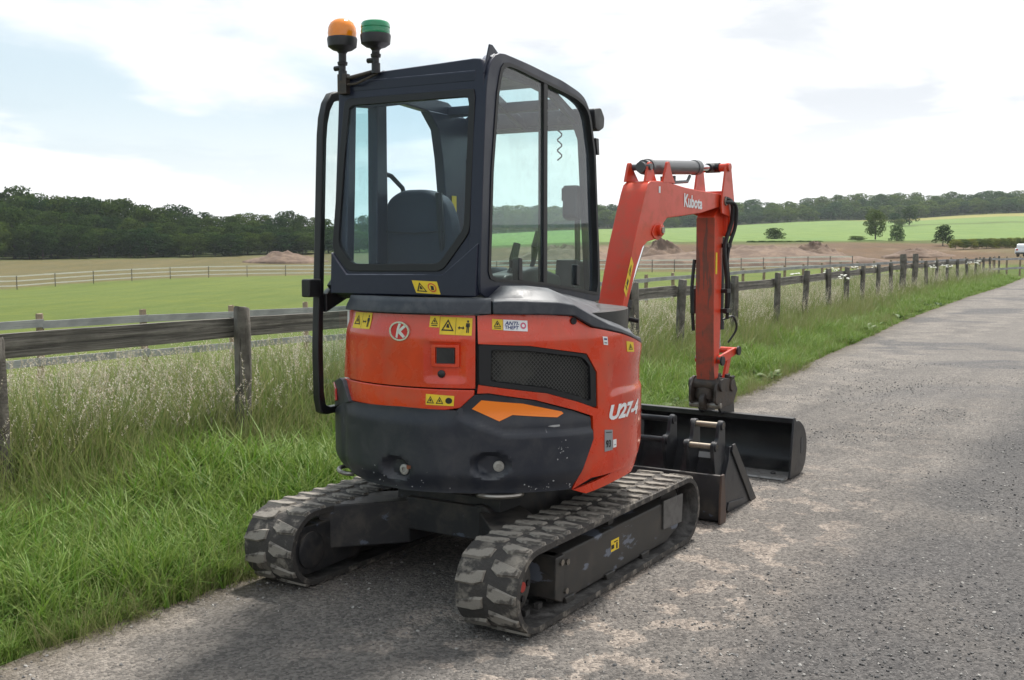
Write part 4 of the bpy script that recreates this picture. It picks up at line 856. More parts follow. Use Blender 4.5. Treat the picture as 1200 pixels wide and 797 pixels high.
for z in (1.60, 1.28, 1.14):
    b = MB(); b.box((.092, 1.875, z), (.05, .07, .03)); bplace(b.build('hose_clamp', blackp, ex, bevel=.004))
b = MB(); b.prism(chain([(1.715, 1.12), (1.765, 1.12), (1.765, 1.30), (1.715, 1.30)], .01), 'x', -.108, -.078); bplace(b.build('pipe_guard', blackp, ex, bevel=.004))
# linkage
b = MB()
for x in (-.095, .075): b.prism(chain([(1.775, .785), (1.80, .765), (2.10, .815), (2.115, .85), (2.08, .865), (1.79, .825)], .015), 'x', x, x+.02)
for x in (-.06, .04): b.prism([(2.04, .85), (2.10, .85), (1.99, .60), (1.92, .60)], 'x', x, x+.02)
b.cyl((-.11, 2.085, .84), (.11, 2.085, .84), .024, 14); lk = bplace(b.build('bucket_link', red_boom, ex, bevel=.003))
b = MB(); b.cyl((.105, 2.085, .84), (.118, 2.085, .84), .034, 14); b.cyl((.105, 1.79, .79), (.118, 1.79, .79), .034, 14); b.build('pin_cap', blackp, lk)
# quick hitch, greasy brown
b = MB()
for x in (-.105, .085): b.prism(chain([(1.70, .60), (1.76, .68), (1.88, .66), (2.02, .64), (2.10, .56), (2.02, .46), (1.80, .45), (1.70, .50)], .02), 'x', x, x+.02)
b.box((0, 1.86, .54), (.17, .20, .12)); b.cyl((-.125, 1.78, .62), (.125, 1.78, .62), .045, 18); b.cyl((-.12, 1.98, .60), (.12, 1.98, .60), .045, 18)
for k in range(5): b.box((.035+.028*(k-2), 1.985, .625+.01*(k % 2)), (.018, .07, .09), rot=Matrix.Rotation(R(12*(k-2)), 3, 'Y'))
b.cyl((-.02, 1.74, .50), (.02, 1.74, .50), .06, 14); b.cyl((-.12, 1.76, .475), (.12, 1.76, .475), .022, 12, 1)
bplace(b.build('quick_hitch', [rust, steel], ex, bevel=.006, smooth=0))
b = MB(); b.lathe([(.080, 0), (.085, .03), (.075, .07), (.055, .085)], (-.01, 1.80, .52), (0, 0, 1), 20); bplace(b.build('hitch_collar', rust, ex))
# the wide grading bucket: profile in (along, height), mouth towards the machine
BW = .60
pf = [(1.78, .012), (1.92, .004), (2.02, .015), (2.095, .07), (2.125, .17), (2.115, .26), (2.06, .335), (1.97, .385), (1.90, .395)]
ps_ = []
P_ = [Vector((a, c)) for a, c in pf]
for i in range(len(P_)-1):
    p0, p1, p2, p3 = P_[max(i-1, 0)], P_[i], P_[i+1], P_[min(i+2, len(P_)-1)]
    for k in range(4): t_ = k/4; ps_.append(.5*((2*p1)+(-p0+p2)*t_+(2*p0-5*p1+4*p2-p3)*t_**2+(-p0+3*p1-3*p2+p3)*t_**3))
ps_.append(P_[-1]); cen = Vector((1.98, .2)); inn = [p + (cen-p).normalized()*.012 for p in ps_]
b = MB(); n = len(ps_); vs = [(x, q[0], q[1]) for x in (-BW, BW) for L_ in (ps_, inn) for q in L_]
fs = []
for i in range(n-1): fs += [(i, i+1, 2*n+i+1, 2*n+i), (n+i, 3*n+i, 3*n+i+1, n+i+1)]
fs += [(0, 2*n, 3*n, n), (n-1, 2*n-1, 4*n-1, 3*n-1)]
for o_ in (0, 2*n): fs += [(o_+i, o_+n+i, o_+n+i+1, o_+i+1) for i in range(n-1)]
b.add(vs, fs); bk = bplace(b.build('bucket', bktm, ex, smooth=40, label='wide black grading bucket'))
b = MB(); b.prism([(1.875, .378), (1.93, .376), (1.93, .412), (1.90, .420), (1.875, .414)], 'x', -BW+.001, BW-.001); b.build('top_beam', bktm, bk, bevel=.004)
b = MB()
for x in (-BW-.014, BW-.001): b.prism([tuple(q) for q in ps_[2:]] + [(1.87, .42), (1.855, .40), (1.80, .06), (1.79, .012)], 'x', x, x+.015)
b.build('side_plate', bktm, bk, bevel=.003)
b = MB(); b.prism([(1.74, .006), (1.745, .018), (1.90, .032), (1.90, .019)], 'x', -BW, BW); ce = b.build('cutting_edge', edgem, bk)
for k in range(5):
    b = MB(); b.lathe([(.018, 0), (.018, .008), (.010, .014), (.001, .014)], (-.48+.24*k, 1.83, .026), (0, -.1, 1), 12); b.build('bolt', bktm, bk)
b = MB()
for x in (-.085, .067): b.prism([(1.86, .40), (2.10, .34), (2.08, .46), (1.98, .50), (1.84, .49), (1.82, .44)], 'x', x, x+.018)
b.build('ear', bktm, bk, bevel=.004)
b = MB(); b.prism(chain([(2.00, .15), (2.06, .15), (2.06, .27), (2.00, .27)], .02), 'x', BW+.014, BW+.016); b.build('side_mark', bkt2m, bk)

# ------------------------------------------------------------------ spare buckets on the ground in front of the blade
Tyaw = R(31.87); Tf = Vector((math.sin(Tyaw), math.cos(Tyaw), 0)); Tr_ = Vector((math.cos(Tyaw), -math.sin(Tyaw), 0)); T0 = Vector((-.1139, 5.2737, 0))
def spare(x0, wd, y0, ear_x, gap, label, k=1.0, dark_pins=False, tall=.40):
    """digging bucket set down on its floor: mouth away from the machine, ears up on its back"""
    root = empty('digging_bucket', T0+Tr_*(x0+wd/2)+Tf*y0, -Tyaw, label=label, category='bucket', group='spare buckets on the ground')
    hw = wd/2
    pr = [(.54, .0), (.10, .0), (.03, .05), (.0, .13), (.03, .24), (.08, .32), (.11, tall)]
    b = MB(); n = len(pr); th_ = .012; cen = Vector((.22, .2))
    inn = [tuple(Vector(p)+(cen-Vector(p)).normalized()*th_) for p in pr]
    vs = [(x, q[0], q[1]) for x in (-hw, hw) for L_ in (pr, inn) for q in L_]; fs = []
    for i in range(n-1): fs += [(i, i+1, 2*n+i+1, 2*n+i), (n+i, 3*n+i, 3*n+i+1, n+i+1)]
    fs += [(0, 2*n, 3*n, n), (n-1, 2*n-1, 4*n-1, 3*n-1)]
    b.add(vs, fs); b.build('shell', bkt2m, root, smooth=30)
    for x in (-hw-.010, hw): 
        b = MB(); b.prism(pr[::-1] + [(.54, .0), (.50, .02), (.17, tall-.005)], 'x', x, x+.010) if False else b.prism([(.54, .002), (.10, .002), (.03, .05), (.0, .13), (.03, .24), (.08, .32), (.10, tall), (.17, tall)], 'x', x, x+.010); b.build('side_plate', bkt2m, root, bevel=.003)
        b = MB(); s_ = .012 if x > 0 else -.012
        b.prism([(.56, .0), (.46, .0), (.11, tall-.03), (.12, tall+.01), (.16, tall+.012)], 'x', x+(.010 if x > 0 else 0), x+(.010 if x > 0 else 0)+s_); b.build('side_cutter', bktm, root, bevel=.003)
        b = MB(); b.prism([(.05, .03), (.35, .015), (.35, .045), (.07, .07)], 'x', x+(.010 if x > 0 else 0), x+(.010 if x > 0 else 0)+s_*.8); b.build('wear_strip', bkt2m, root, bevel=.003)
    b = MB(); b.prism([(.60, .0), (.46, .0), (.46, .018), (.58, .014)], 'x', -hw, hw); b.build('cutting_edge', edgem, root)
    for x in (ear_x-gap/2-.024, ear_x+gap/2):
        b = MB(); b.prism(chain([(.10, .28), (.02, .22), (-.060, .25), (-.095, .40), (-.097, .435), (-.07, .455), (-.035, .448), (-.018, .465), (.000, .54), (.03, .566), (.065, .56), (.09, .52), (.10, tall-.02), (.14, tall-.02)], [0, .02, .02, .02, .02, .02, .02, .02, .02, .02, .02, .02, 0, 0], 3), 'x', x, x+.024); b.build('ear', bkt2m, root, bevel=.004)
    for (y, z) in ((-.064, .422), (.036, .534)):
        b = MB(); b.cyl((ear_x-gap/2-.034, y, z), (ear_x+gap/2+.034, y, z), .0175, 16); b.build('pin', bkt2m if dark_pins else mat('pin_steel', (.42, .37, .30), .4, .8, dirt=((.15, .12, .09), .5, 14)), root)
        for x in (ear_x-gap/2-.034, ear_x+gap/2+.016): b = MB(); b.cyl((x, y, z), (x+.018, y, z), .028, 16); b.build('pin_collar', bkt2m, root)
    return root
sp1 = spare(.42, .27, 1.45, .025, .135, 'narrow black digging bucket with two pale pins across its ears, by the right track')
b = MB(); b.box((0, .062, .345), (.075, .004, .035), rot=Matrix.Rotation(R(-15), 3, 'X')); b.build('maker_plate', mat('plate_grey', (.45, .46, .47), .4), sp1)
spare(.02, .38, 1.52, .00, .20, 'black digging bucket with dark pins, half hidden behind the orange body', dark_pins=True, tall=.41)

# ------------------------------------------------------------------ fences
wood = mat('weathered_wood', (.165, .150, .130), .9, var=((.085, .075, .065), 6, .4, .62), scratch=((.035, .03, .026), .75, (70, 70, 3), .58), bump=(60, .6))
woodr = bpy.data.materials.new('weathered_rail'); woodr.use_nodes = True; t = NT(woodr.node_tree); p = t.n['Principled BSDF']
co = t.new('ShaderNodeTexCoord').outputs['Object']; mp = t.new('ShaderNodeMapping'); mp.inputs['Scale'].default_value = (2.2, 40, 40); t.link(co, mp.inputs[0])
g1_ = t.noise(mp.outputs[0], 1, 8, .7, .6); g2_ = t.noise(co, 5, 6, .65)
c = t.mix(t.ramp(g1_, .36, .64), (.060, .054, .048), (.255, .235, .205)); c = t.mix(t.ramp(g2_, .45, .7, 0, .7), c, (.085, .078, .068)); c = t.mix(t.ramp(g1_, .33, .38, .9, 0), c, (.018, .016, .014))
t.link(c, p.inputs['Base Color']); p.inputs['Roughness'].default_value = .92; t.link(t.bump(g1_, .9, .01), p.inputs['Normal'])
newwood = mat('pale_new_wood', (.32, .245, .165), .85, var=((.22, .17, .12), 5, .4, .6), scratch=((.12, .09, .06), .5, (60, 60, 3), .6))
railg = mat('silvered_rail', (.33, .335, .35), .85, var=((.24, .245, .26), 3, .4, .62), scratch=((.15, .15, .15), .5, (3, 40, 40), .6))
whitep = mat('white_rail_paint', (.72, .70, .67), .7); ironp = mat('dark_iron', (.03, .028, .025), .6)
def post_mesh(r, h, seed, m, sunk=.3):
    rr = random.Random(seed); b = MB(); zs = [-sunk, 0, h*.3, h*.6, h*.85, h-.015, h]; n = 12; vs = []
    ph = [rr.uniform(.88, 1.1) for _ in range(n)]
    for i, z in enumerate(zs):
        k = 1.0 if i < 5 else (.985 if i == 5 else .90); k *= 1+.04*math.sin(z*7+seed)
        for j in range(n): a = 2*math.pi*j/n; vs.append((r*k*ph[j]*math.cos(a)+.01*math.sin(z*4+seed), r*k*ph[j]*math.sin(a), z+(rr.uniform(-.008, .008) if i == 6 else 0)))
    fs = [(i*n+j, i*n+(j+1) % n, (i+1)*n+(j+1) % n, (i+1)*n+j) for i in range(len(zs)-1) for j in range(n)] + [tuple((len(zs)-1)*n+j for j in range(n))]
    b.add(vs, fs); return b.mesh('post', [m], 40)
def rail_mesh(L, h, d, seed, m, wob=.008):
    """a board along +X from 0 to L with a rough, waney outline"""
    b = MB(); n = 14; vs = []
    for i in range(n):
        x = L*i/(n-1); z0 = wob*mnoise.noise(Vector((x*1.7, seed*3.3, 0))); z1 = wob*mnoise.noise(Vector((x*2.3, seed*5.1, 4))); y = .5*wob*mnoise.noise(Vector((x*1.2, seed, 9)))
        for yy, zz in ((-d/2+y, -h/2+z0), (d/2+y, -h/2+z0), (d/2+y, h/2+z1), (-d/2+y, h/2+z1)): vs.append((x, yy, zz))
    fs = [(i*4+j, i*4+(j+1) % 4, (i+1)*4+(j+1) % 4, (i+1)*4+j) for i in range(n-1) for j in range(4)] + [(3, 2, 1, 0), tuple((n-1)*4+j for j in range(4))]
    b.add(vs, fs); return b.mesh('rail', [m], 30)
pm = [post_mesh(.058, 1.15, k, wood) for k in range(5)]
rmz = [rail_mesh(1.0, .135, .045, k, woodr) for k in range(4)]
fe = empty('roadside_fence', (*to_xy(-5.65, 5.1), 0), label='weathered grey post and rail fence along the lane verge', category='fence')
def place_line(root, stations, meshes, rails, heights, off, lean=.03, name='post'):
    base = Vector(root.location); prev = None
    for i, (x, y) in enumerate(stations):
        z = tz1(x, y); o = inst(name, meshes[i % len(meshes)], root, Vector((x, y, z))-base, (random.uniform(-lean, lean), random.uniform(-lean, lean), random.uniform(0, 6)))
        if prev is not None:
            a, c_ = prev, Vector((x, y, z)); d = c_-a; L = math.hypot(d.x, d.y); nrm = Vector((-d.y, d.x, 0)).normalized()*off
            for hh in heights:
                q = inst('rail', rails[i % len(rails)], root, a+nrm+Vector((0, 0, hh+random.uniform(-.012, .012)))-base, (0, -math.atan2(d.z+random.uniform(-.02, .02), L), math.atan2(d.y, d.x)), (L+.02, 1, 1))
        prev = Vector((x, y, z))
ST = [1.45, 3.37, 5.19, 6.98, 8.75, 10.5, 11.75, 13.16, 15.39, 17.7, 19.82, 22.33, 24.64, 26.94, 29.4, 31.9, 34.56, 36.84, 39.5, 41.9, 44.5, 47.5, 51, 55, 59, 62.7, 66.2, 70]
place_line(fe, [to_xy(float(fence_t(q)), q) for q in ST], pm, rmz, [.99], .085)
for o in [o for o in fe.children if o.name.startswith('post')][16:18]: o.scale = (1.6, 1.6, 1.22)
[o for o in fe.children if o.name.startswith('post')][1].scale = (1.1, 1.1, .92)
fe2 = empty('paddock_fence', (*to_xy(-13.9, 9), 0), label='pale wooden post fence with silvered rails between two paddocks', category='fence')
pm2 = [post_mesh(.052, 1.14, 20+k, newwood) for k in range(3)]; rm2 = [rail_mesh(1.0, .11, .04, 30+k, railg, .004) for k in range(2)]
st2 = []; 
for k in range(-4, 34):
    Y = 15.1*(1+.1*k); off = 0 if k < 10 else (k-10)**2*.012
    st2.append((-6.77+(Y-15.1)*.649+off, Y))
place_line(fe2, st2, pm2, rm2, [.99, .45], -.075, .015)
b = MB(); b.cyl((0, 0, -.3), (0, 0, 1.25), .035, 6); pm3 = [b.mesh('post', [ironp])]
b = MB(); b.box((.5, 0, 0), (1, .05, .10)); rm3 = [b.mesh('rail', [whitep])]
fe3 = empty('white_paddock_fence', (-40, 94, 0), label='white three-rail fence across the far side of the green paddock', category='fence')
st3 = []
for px_ in np.concatenate([np.arange(-160, 380, 45), np.arange(400, 1000, 26)]):
    D = float(np.interp(px_, [-160, 0, 360, 760, 1000], [86, 94, 126, 106, 102])); st3.append(((px_-600)*D/1240, D))
place_line(fe3, st3, pm3, rm3, [1.2, .78, .36], .06, 0)

# ------------------------------------------------------------------ grass: clumps scattered by geometry nodes
def grass_mat(name, c0, c1, c2, trans=.35):
    m = bpy.data.materials.new(name); m.use_nodes = True; t = NT(m.node_tree); t.n.clear()
    o = t.new('ShaderNodeOutputMaterial'); oi = t.new('ShaderNodeObjectInfo'); g = t.new('ShaderNodeNewGeometry')
    c = t.mix(oi.outputs['Random'], c0, c1); c = t.mix(t.ramp(g.outputs['Random Per Island'], .2, 1., 0, .8), c, c2)
    d = t.new('ShaderNodeBsdfPrincipled'); t.link(c, d.inputs['Base Color']); d.inputs['Roughness'].default_value = .55; d.inputs['Specular IOR Level'].default_value = .3
    tr = t.new('ShaderNodeBsdfTranslucent'); t.link(c, tr.inputs[0]); mx = t.new('ShaderNodeMixShader'); mx.inputs[0].default_value = trans
    t.link(d.outputs[0], mx.inputs[1]); t.link(tr.outputs[0], mx.inputs[2]); t.link(mx.outputs[0], o.inputs[0]); return m
g_lush = grass_mat('lush_grass', (.080, .185, .018), (.145, .255, .034), (.25, .31, .085))
g_tall = grass_mat('tall_grass', (.105, .190, .034), (.185, .240, .064), (.31, .30, .14))
g_dry = grass_mat('dry_grass', (.205, .215, .085), (.155, .195, .060), (.30, .28, .14))
g_seed = grass_mat('seed_heads', (.50, .465, .385), (.62, .59, .52), (.50, .38, .28), .3)
def blade(b, x, y, ang_, h, bend, wd, seg=4, mi=0, z0=0):
    dx, dy = math.cos(ang_), math.sin(ang_); px_, py_ = -dy, dx; vs = []
    for i in range(seg+1):
        t_ = i/seg; out = bend*h*t_**2; z = z0+h*(t_-.35*bend*t_**2.2); ww = wd*(1-t_**1.6)*.5+.0004
        vs += [(x+dx*out-px_*ww, y+dy*out-py_*ww, z), (x+dx*out+px_*ww, y+dy*out+py_*ww, z)]
    b.add(vs, [(2*i, 2*i+1, 2*i+3, 2*i+2) for i in range(seg)], mi); return (x+dx*bend*h, y+dy*bend*h, z0+h*(1-.35*bend))
def clump(kind, seed):
    rr = random.Random(seed); b = MB()
    if kind == 'lush':
        for _ in range(20):
            a = rr.uniform(0, 6.28); r_ = rr.uniform(0, .07); blade(b, r_*math.cos(a), r_*math.sin(a), rr.uniform(0, 6.28), rr.uniform(.12, .32), rr.uniform(.15, 1.0), rr.uniform(.006, .011))
        return b.mesh('lush_tuft', [g_lush], 0)
    if kind == 'tall':
        for _ in range(22):
            a = rr.uniform(0, 6.28); r_ = rr.uniform(0, .08); blade(b, r_*math.cos(a), r_*math.sin(a), rr.uniform(0, 6.28), rr.uniform(.3, .70), rr.uniform(.1, .8), rr.uniform(.006, .011), 5)
        return b.mesh('tall_tuft', [g_tall], 0)
    if kind == 'dry':
        for _ in range(16):
            a = rr.uniform(0, 6.28); r_ = rr.uniform(0, .08); blade(b, r_*math.cos(a), r_*math.sin(a), rr.uniform(0, 6.28), rr.uniform(.25, .7), rr.uniform(.05, .6), rr.uniform(.003, .005), 4)
        return b.mesh('dry_tuft', [g_dry], 0)
    for _ in range(6):                                            # flowering stalks: thin stem, feathery panicle that nods
        a = rr.uniform(0, 6.28); r_ = rr.uniform(0, .10); x, y = r_*math.cos(a), r_*math.sin(a); an_ = rr.uniform(0, 6.28); h_ = rr.uniform(.62, .95); be = rr.uniform(.05, .35)
        blade(b, x, y, an_, h_, be, .0035, 5, 0)
        for k in range(30):
            t_ = 1-.30*rr.random(); px_ = x+math.cos(an_)*be*h_*t_**2; py_ = y+math.sin(an_)*be*h_*t_**2; pz = h_*(t_-.35*be*t_**2.2)
            a2 = rr.uniform(0, 6.28); l = rr.uniform(.011, .029)*(1.25-(t_-.7)*2.2); d = Vector((math.cos(a2), math.sin(a2), rr.uniform(.3, 1.4))).normalized(); sd_ = Vector((-math.sin(a2), math.cos(a2), 0))*.0024
            q = Vector((px_, py_, pz)); b.add([q-sd_*.4, q+d*l*.6-sd_, q+d*l, q+d*l*.6+sd_], [(0, 1, 2, 3)], 1)
    return b.mesh('seed_tuft', [g_dry, g_seed], 0)
def scatter(name, meshes, pts, rots, scl, m_kind='stuff', label=None):
    col = bpy.data.collections.new(name+'_kinds')
    for me in meshes: col.objects.link(bpy.data.objects.new(me.name, me))
    me = bpy.data.meshes.new(name); me.from_pydata([tuple(q) for q in pts], [], [])
    a = me.attributes.new('turn', 'FLOAT_VECTOR', 'POINT'); a.data.foreach_set('vector', np.asarray(rots, np.float32).ravel())
    a = me.attributes.new('size', 'FLOAT', 'POINT'); a.data.foreach_set('value', np.asarray(scl, np.float32).ravel())
    o = inst(name, me); o['kind'] = m_kind
    ng = bpy.data.node_groups.new(name, 'GeometryNodeTree'); ng.interface.new_socket('Geometry', in_out='INPUT', socket_type='NodeSocketGeometry'); ng.interface.new_socket('Geometry', in_out='OUTPUT', socket_type='NodeSocketGeometry')
    N = ng.nodes; gi = N.new('NodeGroupInput'); go_ = N.new('NodeGroupOutput'); ip = N.new('GeometryNodeInstanceOnPoints'); ci = N.new('GeometryNodeCollectionInfo')
    ci.inputs['Collection'].default_value = col; ci.inputs['Separate Children'].default_value = True; ci.inputs['Reset Children'].default_value = True
    ip.inputs['Pick Instance'].default_value = True
    rv_ = N.new('FunctionNodeRandomValue'); rv_.data_type = 'INT'; rv_.inputs[4].default_value = 0; rv_.inputs[5].default_value = len(meshes)-1
    n1_ = N.new('GeometryNodeInputNamedAttribute'); n1_.data_type = 'FLOAT_VECTOR'; n1_.inputs[0].default_value = 'turn'
    n2_ = N.new('GeometryNodeInputNamedAttribute'); n2_.data_type = 'FLOAT'; n2_.inputs[0].default_value = 'size'
    L = ng.links; L.new(gi.outputs[0], ip.inputs['Points']); L.new(ci.outputs[0], ip.inputs['Instance']); L.new(rv_.outputs[2], ip.inputs['Instance Index'])
    L.new(n1_.outputs[0], ip.inputs['Rotation']); L.new(n2_.outputs[0], ip.inputs['Scale']); L.new(ip.outputs[0], go_.inputs[0])
    md = o.modifiers.new('scatter', 'NODES'); md.node_group = ng
    return o
def band(n, s0, s1, f, power=1.0):
    """n random points with s in [s0, s1]; f(t01, s) gives t"""
    s = s0+(s1-s0)*rng.random(n)**power; u = rng.random(n); t = f(u, s); x = t*math.cos(HD)+s*math.sin(HD); y = -t*math.sin(HD)+s*math.cos(HD)
    return x, y, s, t, u
def cat(*L): return [np.concatenate(q) for q in zip(*L)]
def nz(x, y, k, o): return np.array([mnoise.noise(Vector((a*k, c*k, o))) for a, c in zip(x, y)])
# short lush growth by the road edge
x, y, s, t_, u = cat(band(6200, 1.2, 9, lambda u, s: edge_t(s)+.02-2.3*u**1.15), band(4200, 9, 22, lambda u, s: edge_t(s)+.02-2.3*u**1.1), band(3200, 22, 62, lambda u, s: edge_t(s)+.05-2.2*u))
sc_ = (.45+.85*np.clip(u*1.7, 0, 1)+.42*nz(x, y, 1.0, 0)+.2*nz(x, y, 3.1, 6))*rng.uniform(.75, 1.25, len(x))
scatter('verge_grass', [clump('lush', k) for k in range(6)], np.c_[x, y, terrain(x, y)-.01], np.c_[rng.normal(0, .12, len(x)), rng.normal(0, .12, len(x)), rng.uniform(0, 6.28, len(x))], np.clip(sc_, .3, 1.8))
# tall meadow grass about the fence
x, y, s, t_, u = cat(band(5000, 1.0, 10, lambda u, s: fence_t(s)+1.15-3.4*u), band(5000, 10, 25, lambda u, s: fence_t(s)+1.1-3.7*u), band(4000, 25, 64, lambda u, s: fence_t(s)+1.1-3.7*u))
sc_ = (.34+.70*sstep(.02, .42, u)+.30*nz(x, y, .9, 5))*rng.uniform(.8, 1.2, len(x))
scatter('meadow_grass', [clump('tall', 10+k) for k in range(6)], np.c_[x, y, terrain(x, y)-.01], np.c_[rng.normal(0, .1, len(x)), rng.normal(0, .1, len(x)), rng.uniform(0, 6.28, len(x))], np.clip(sc_, .28, 1.4))
x, y, s, t_, u = cat(band(2200, 1.0, 10, lambda u, s: fence_t(s)+.6-4.2*u), band(3000, 10, 25, lambda u, s: fence_t(s)+.6-4.4*u), band(2600, 25, 64, lambda u, s: fence_t(s)+.6-4.2*u))
scatter('dry_meadow_grass', [clump('dry', 20+k) for k in range(5)], np.c_[x, y, terrain(x, y)-.01], np.c_[rng.normal(0, .15, len(x)), rng.normal(0, .15, len(x)), rng.uniform(0, 6.28, len(x))], rng.uniform(.55, 1.15, len(x)))
x, y, s, t_, u = cat(band(1250, 1.0, 10, lambda u, s: fence_t(s)+.12-2.6*u), band(1500, 10, 25, lambda u, s: fence_t(s)+.2-2.9*u), band(1300, 25, 64, lambda u, s: fence_t(s)+.6-3.2*u))
keep = nz(x, y, .7, 8)+rng.normal(0, .18, len(x)) > -.16; x, y = x[keep], y[keep]
scatter('seeding_grass', [clump('seed', 30+k) for k in range(6)], np.c_[x, y, terrain(x, y)-.01], np.c_[rng.normal(0, .08, len(x)), rng.normal(0, .08, len(x)), rng.uniform(0, 6.28, len(x))], rng.uniform(.70, 1.06, len(x)))
# dead straw and broad-leaved weeds in the verge, thin worn growth along the road edge
x, y, s, t_, u = cat(band(900, 1.2, 10, lambda u, s: edge_t(s)+.06-2.2*u), band(900, 10, 30, lambda u, s: edge_t(s)+.06-2.2*u), band(700, 1.2, 14, lambda u, s: edge_t(s)+.10-.16*u))
scatter('straw_in_verge', [clump('dry', 50+k) for k in range(4)], np.c_[x, y, terrain(x, y)-.01], np.c_[rng.normal(0, .35, len(x)), rng.normal(0, .35, len(x)), rng.uniform(0, 6.28, len(x))], rng.uniform(.16, .5, len(x)))
g_weed = grass_mat('weed_leaves', (.050, .115, .022), (.085, .155, .035), (.13, .17, .05), .2)
def weed(seed):
    rr = random.Random(seed); b = MB()
    for k in range(11):
        a = rr.uniform(0, 6.28); l = rr.uniform(.10, .22); up = rr.uniform(.3, 1.1); wd = l*rr.uniform(.20, .34); dx, dy = math.cos(a), math.sin(a); vs = []
        for i, (q, ww) in enumerate(((0, .12), (.3, .7), (.6, 1.), (.85, .6), (1, .03))):
            o_ = Vector((dx*l*q, dy*l*q, l*up*(q-.55*q*q)+.01)); s_ = Vector((-dy, dx, 0))*wd*ww*.5; vs += [o_-s_+Vector((0, 0, .012*ww)), o_, o_+s_+Vector((0, 0, .012*ww))]
        b.add(vs, [(3*i+j, 3*i+j+1, 3*i+j+4, 3*i+j+3) for i in range(4) for j in range(2)])
    return b.mesh('weed', [g_weed], 0)
x, y, s, t_, u = cat(band(420, 1.2, 10, lambda u, s: edge_t(s)+.0-2.6*u), band(420, 10, 32, lambda u, s: edge_t(s)+.0-2.8*u))
keep = nz(x, y, .8, 12) > -.05; x, y = x[keep], y[keep]
scatter('verge_weeds', [weed(k) for k in range(5)], np.c_[x, y, terrain(x, y)], np.c_[rng.normal(0, .15, len(x)), rng.normal(0, .15, len(x)), rng.uniform(0, 6.28, len(x))], rng.uniform(.5, 1.15, len(x)))
# loose stone chippings on the road
stone = mat('stone_chippings', (.17, .165, .16), .85, bump=(300, .4)); t = NT(stone.node_tree); p = t.n['Principled BSDF']
oi = t.new('ShaderNodeObjectInfo'); t.link(t.mix(t.ramp(oi.outputs['Random'], .55, 1.), t.mix(oi.outputs['Random'], (.07, .07, .072), (.20, .19, .18)), (.42, .40, .37)), p.inputs['Base Color'])
def pebble(seed):
    rr = random.Random(seed); bb = bmesh.new(); bmesh.ops.create_icosphere(bb, subdivisions=1, radius=1)
    for v in bb.verts: v.co *= rr.uniform(.7, 1.15); v.co.z *= .6
    me = bpy.data.meshes.new('stone_chip'); bb.to_mesh(me); bb.free(); me.materials.append(stone); return me
n = 90000; s = 1.4+rng.random(n)**1.6*14; t_ = edge_t(s)+.05+(rng.random(n))*(7.5+s*.1)
x = t_*math.cos(HD)+s*math.sin(HD); y = -t_*math.sin(HD)+s*math.cos(HD)
keep = (nz(x, y, .6, 2)+.5*sstep(-1.9, -1.0, t_)+.3*(t_ < edge_t(s)+.25)+rng.normal(0, .3, n) > .12); x, y, s = x[keep], y[keep], s[keep]
scatter('loose_stone', [pebble(k) for k in range(4)], np.c_[x, y, np.full(len(x), .002)], np.c_[rng.uniform(-.6, .6, len(x)), rng.uniform(-.6, .6, len(x)), rng.uniform(0, 6.28, len(x))], .0028+.0075*rng.random(len(x))**3.5)

# ------------------------------------------------------------------ trees and bushes
def leaf_mat(name, c0, c1, c2):
    m = bpy.data.materials.new(name); m.use_nodes = True; t = NT(m.node_tree); t.n.clear(); o = t.new('ShaderNodeOutputMaterial')
    co = t.new('ShaderNodeTexCoord').outputs['Object']; oi = t.new('ShaderNodeObjectInfo'); g = t.new('ShaderNodeNewGeometry')
    c = t.mix(t.ramp(t.noise(co, 5, 3), .4, .62), c0, c1); c = t.mix(t.ramp(g.outputs['Random Per Island'], .5, 1, 0, .6), c, c2)
    c = t.mix(1., c, t.mix(oi.outputs['Random'], (.60, .72, .80), (1.40, 1.22, .80)), 'MULTIPLY')
    d = t.new('ShaderNodeBsdfDiffuse'); t.link(c, d.inputs[0]); tr = t.new('ShaderNodeBsdfTranslucent'); t.link(c, tr.inputs[0]); mx = t.new('ShaderNodeMixShader'); mx.inputs[0].default_value = .25
    t.link(d.outputs[0], mx.inputs[1]); t.link(tr.outputs[0], mx.inputs[2]); t.link(mx.outputs[0], o.inputs[0]); return m
lf_dark = leaf_mat('dark_leaves', (.030, .058, .018), (.052, .090, .026), (.080, .125, .036))
lf_mid = leaf_mat('mid_leaves', (.062, .112, .038), (.098, .155, .052), (.14, .20, .07))
lf_pale = leaf_mat('pale_leaves', (.120, .160, .042), (.165, .20, .058), (.21, .235, .08))
barkm = mat('bark', (.07, .058, .045), .9, bump=(30, .5))
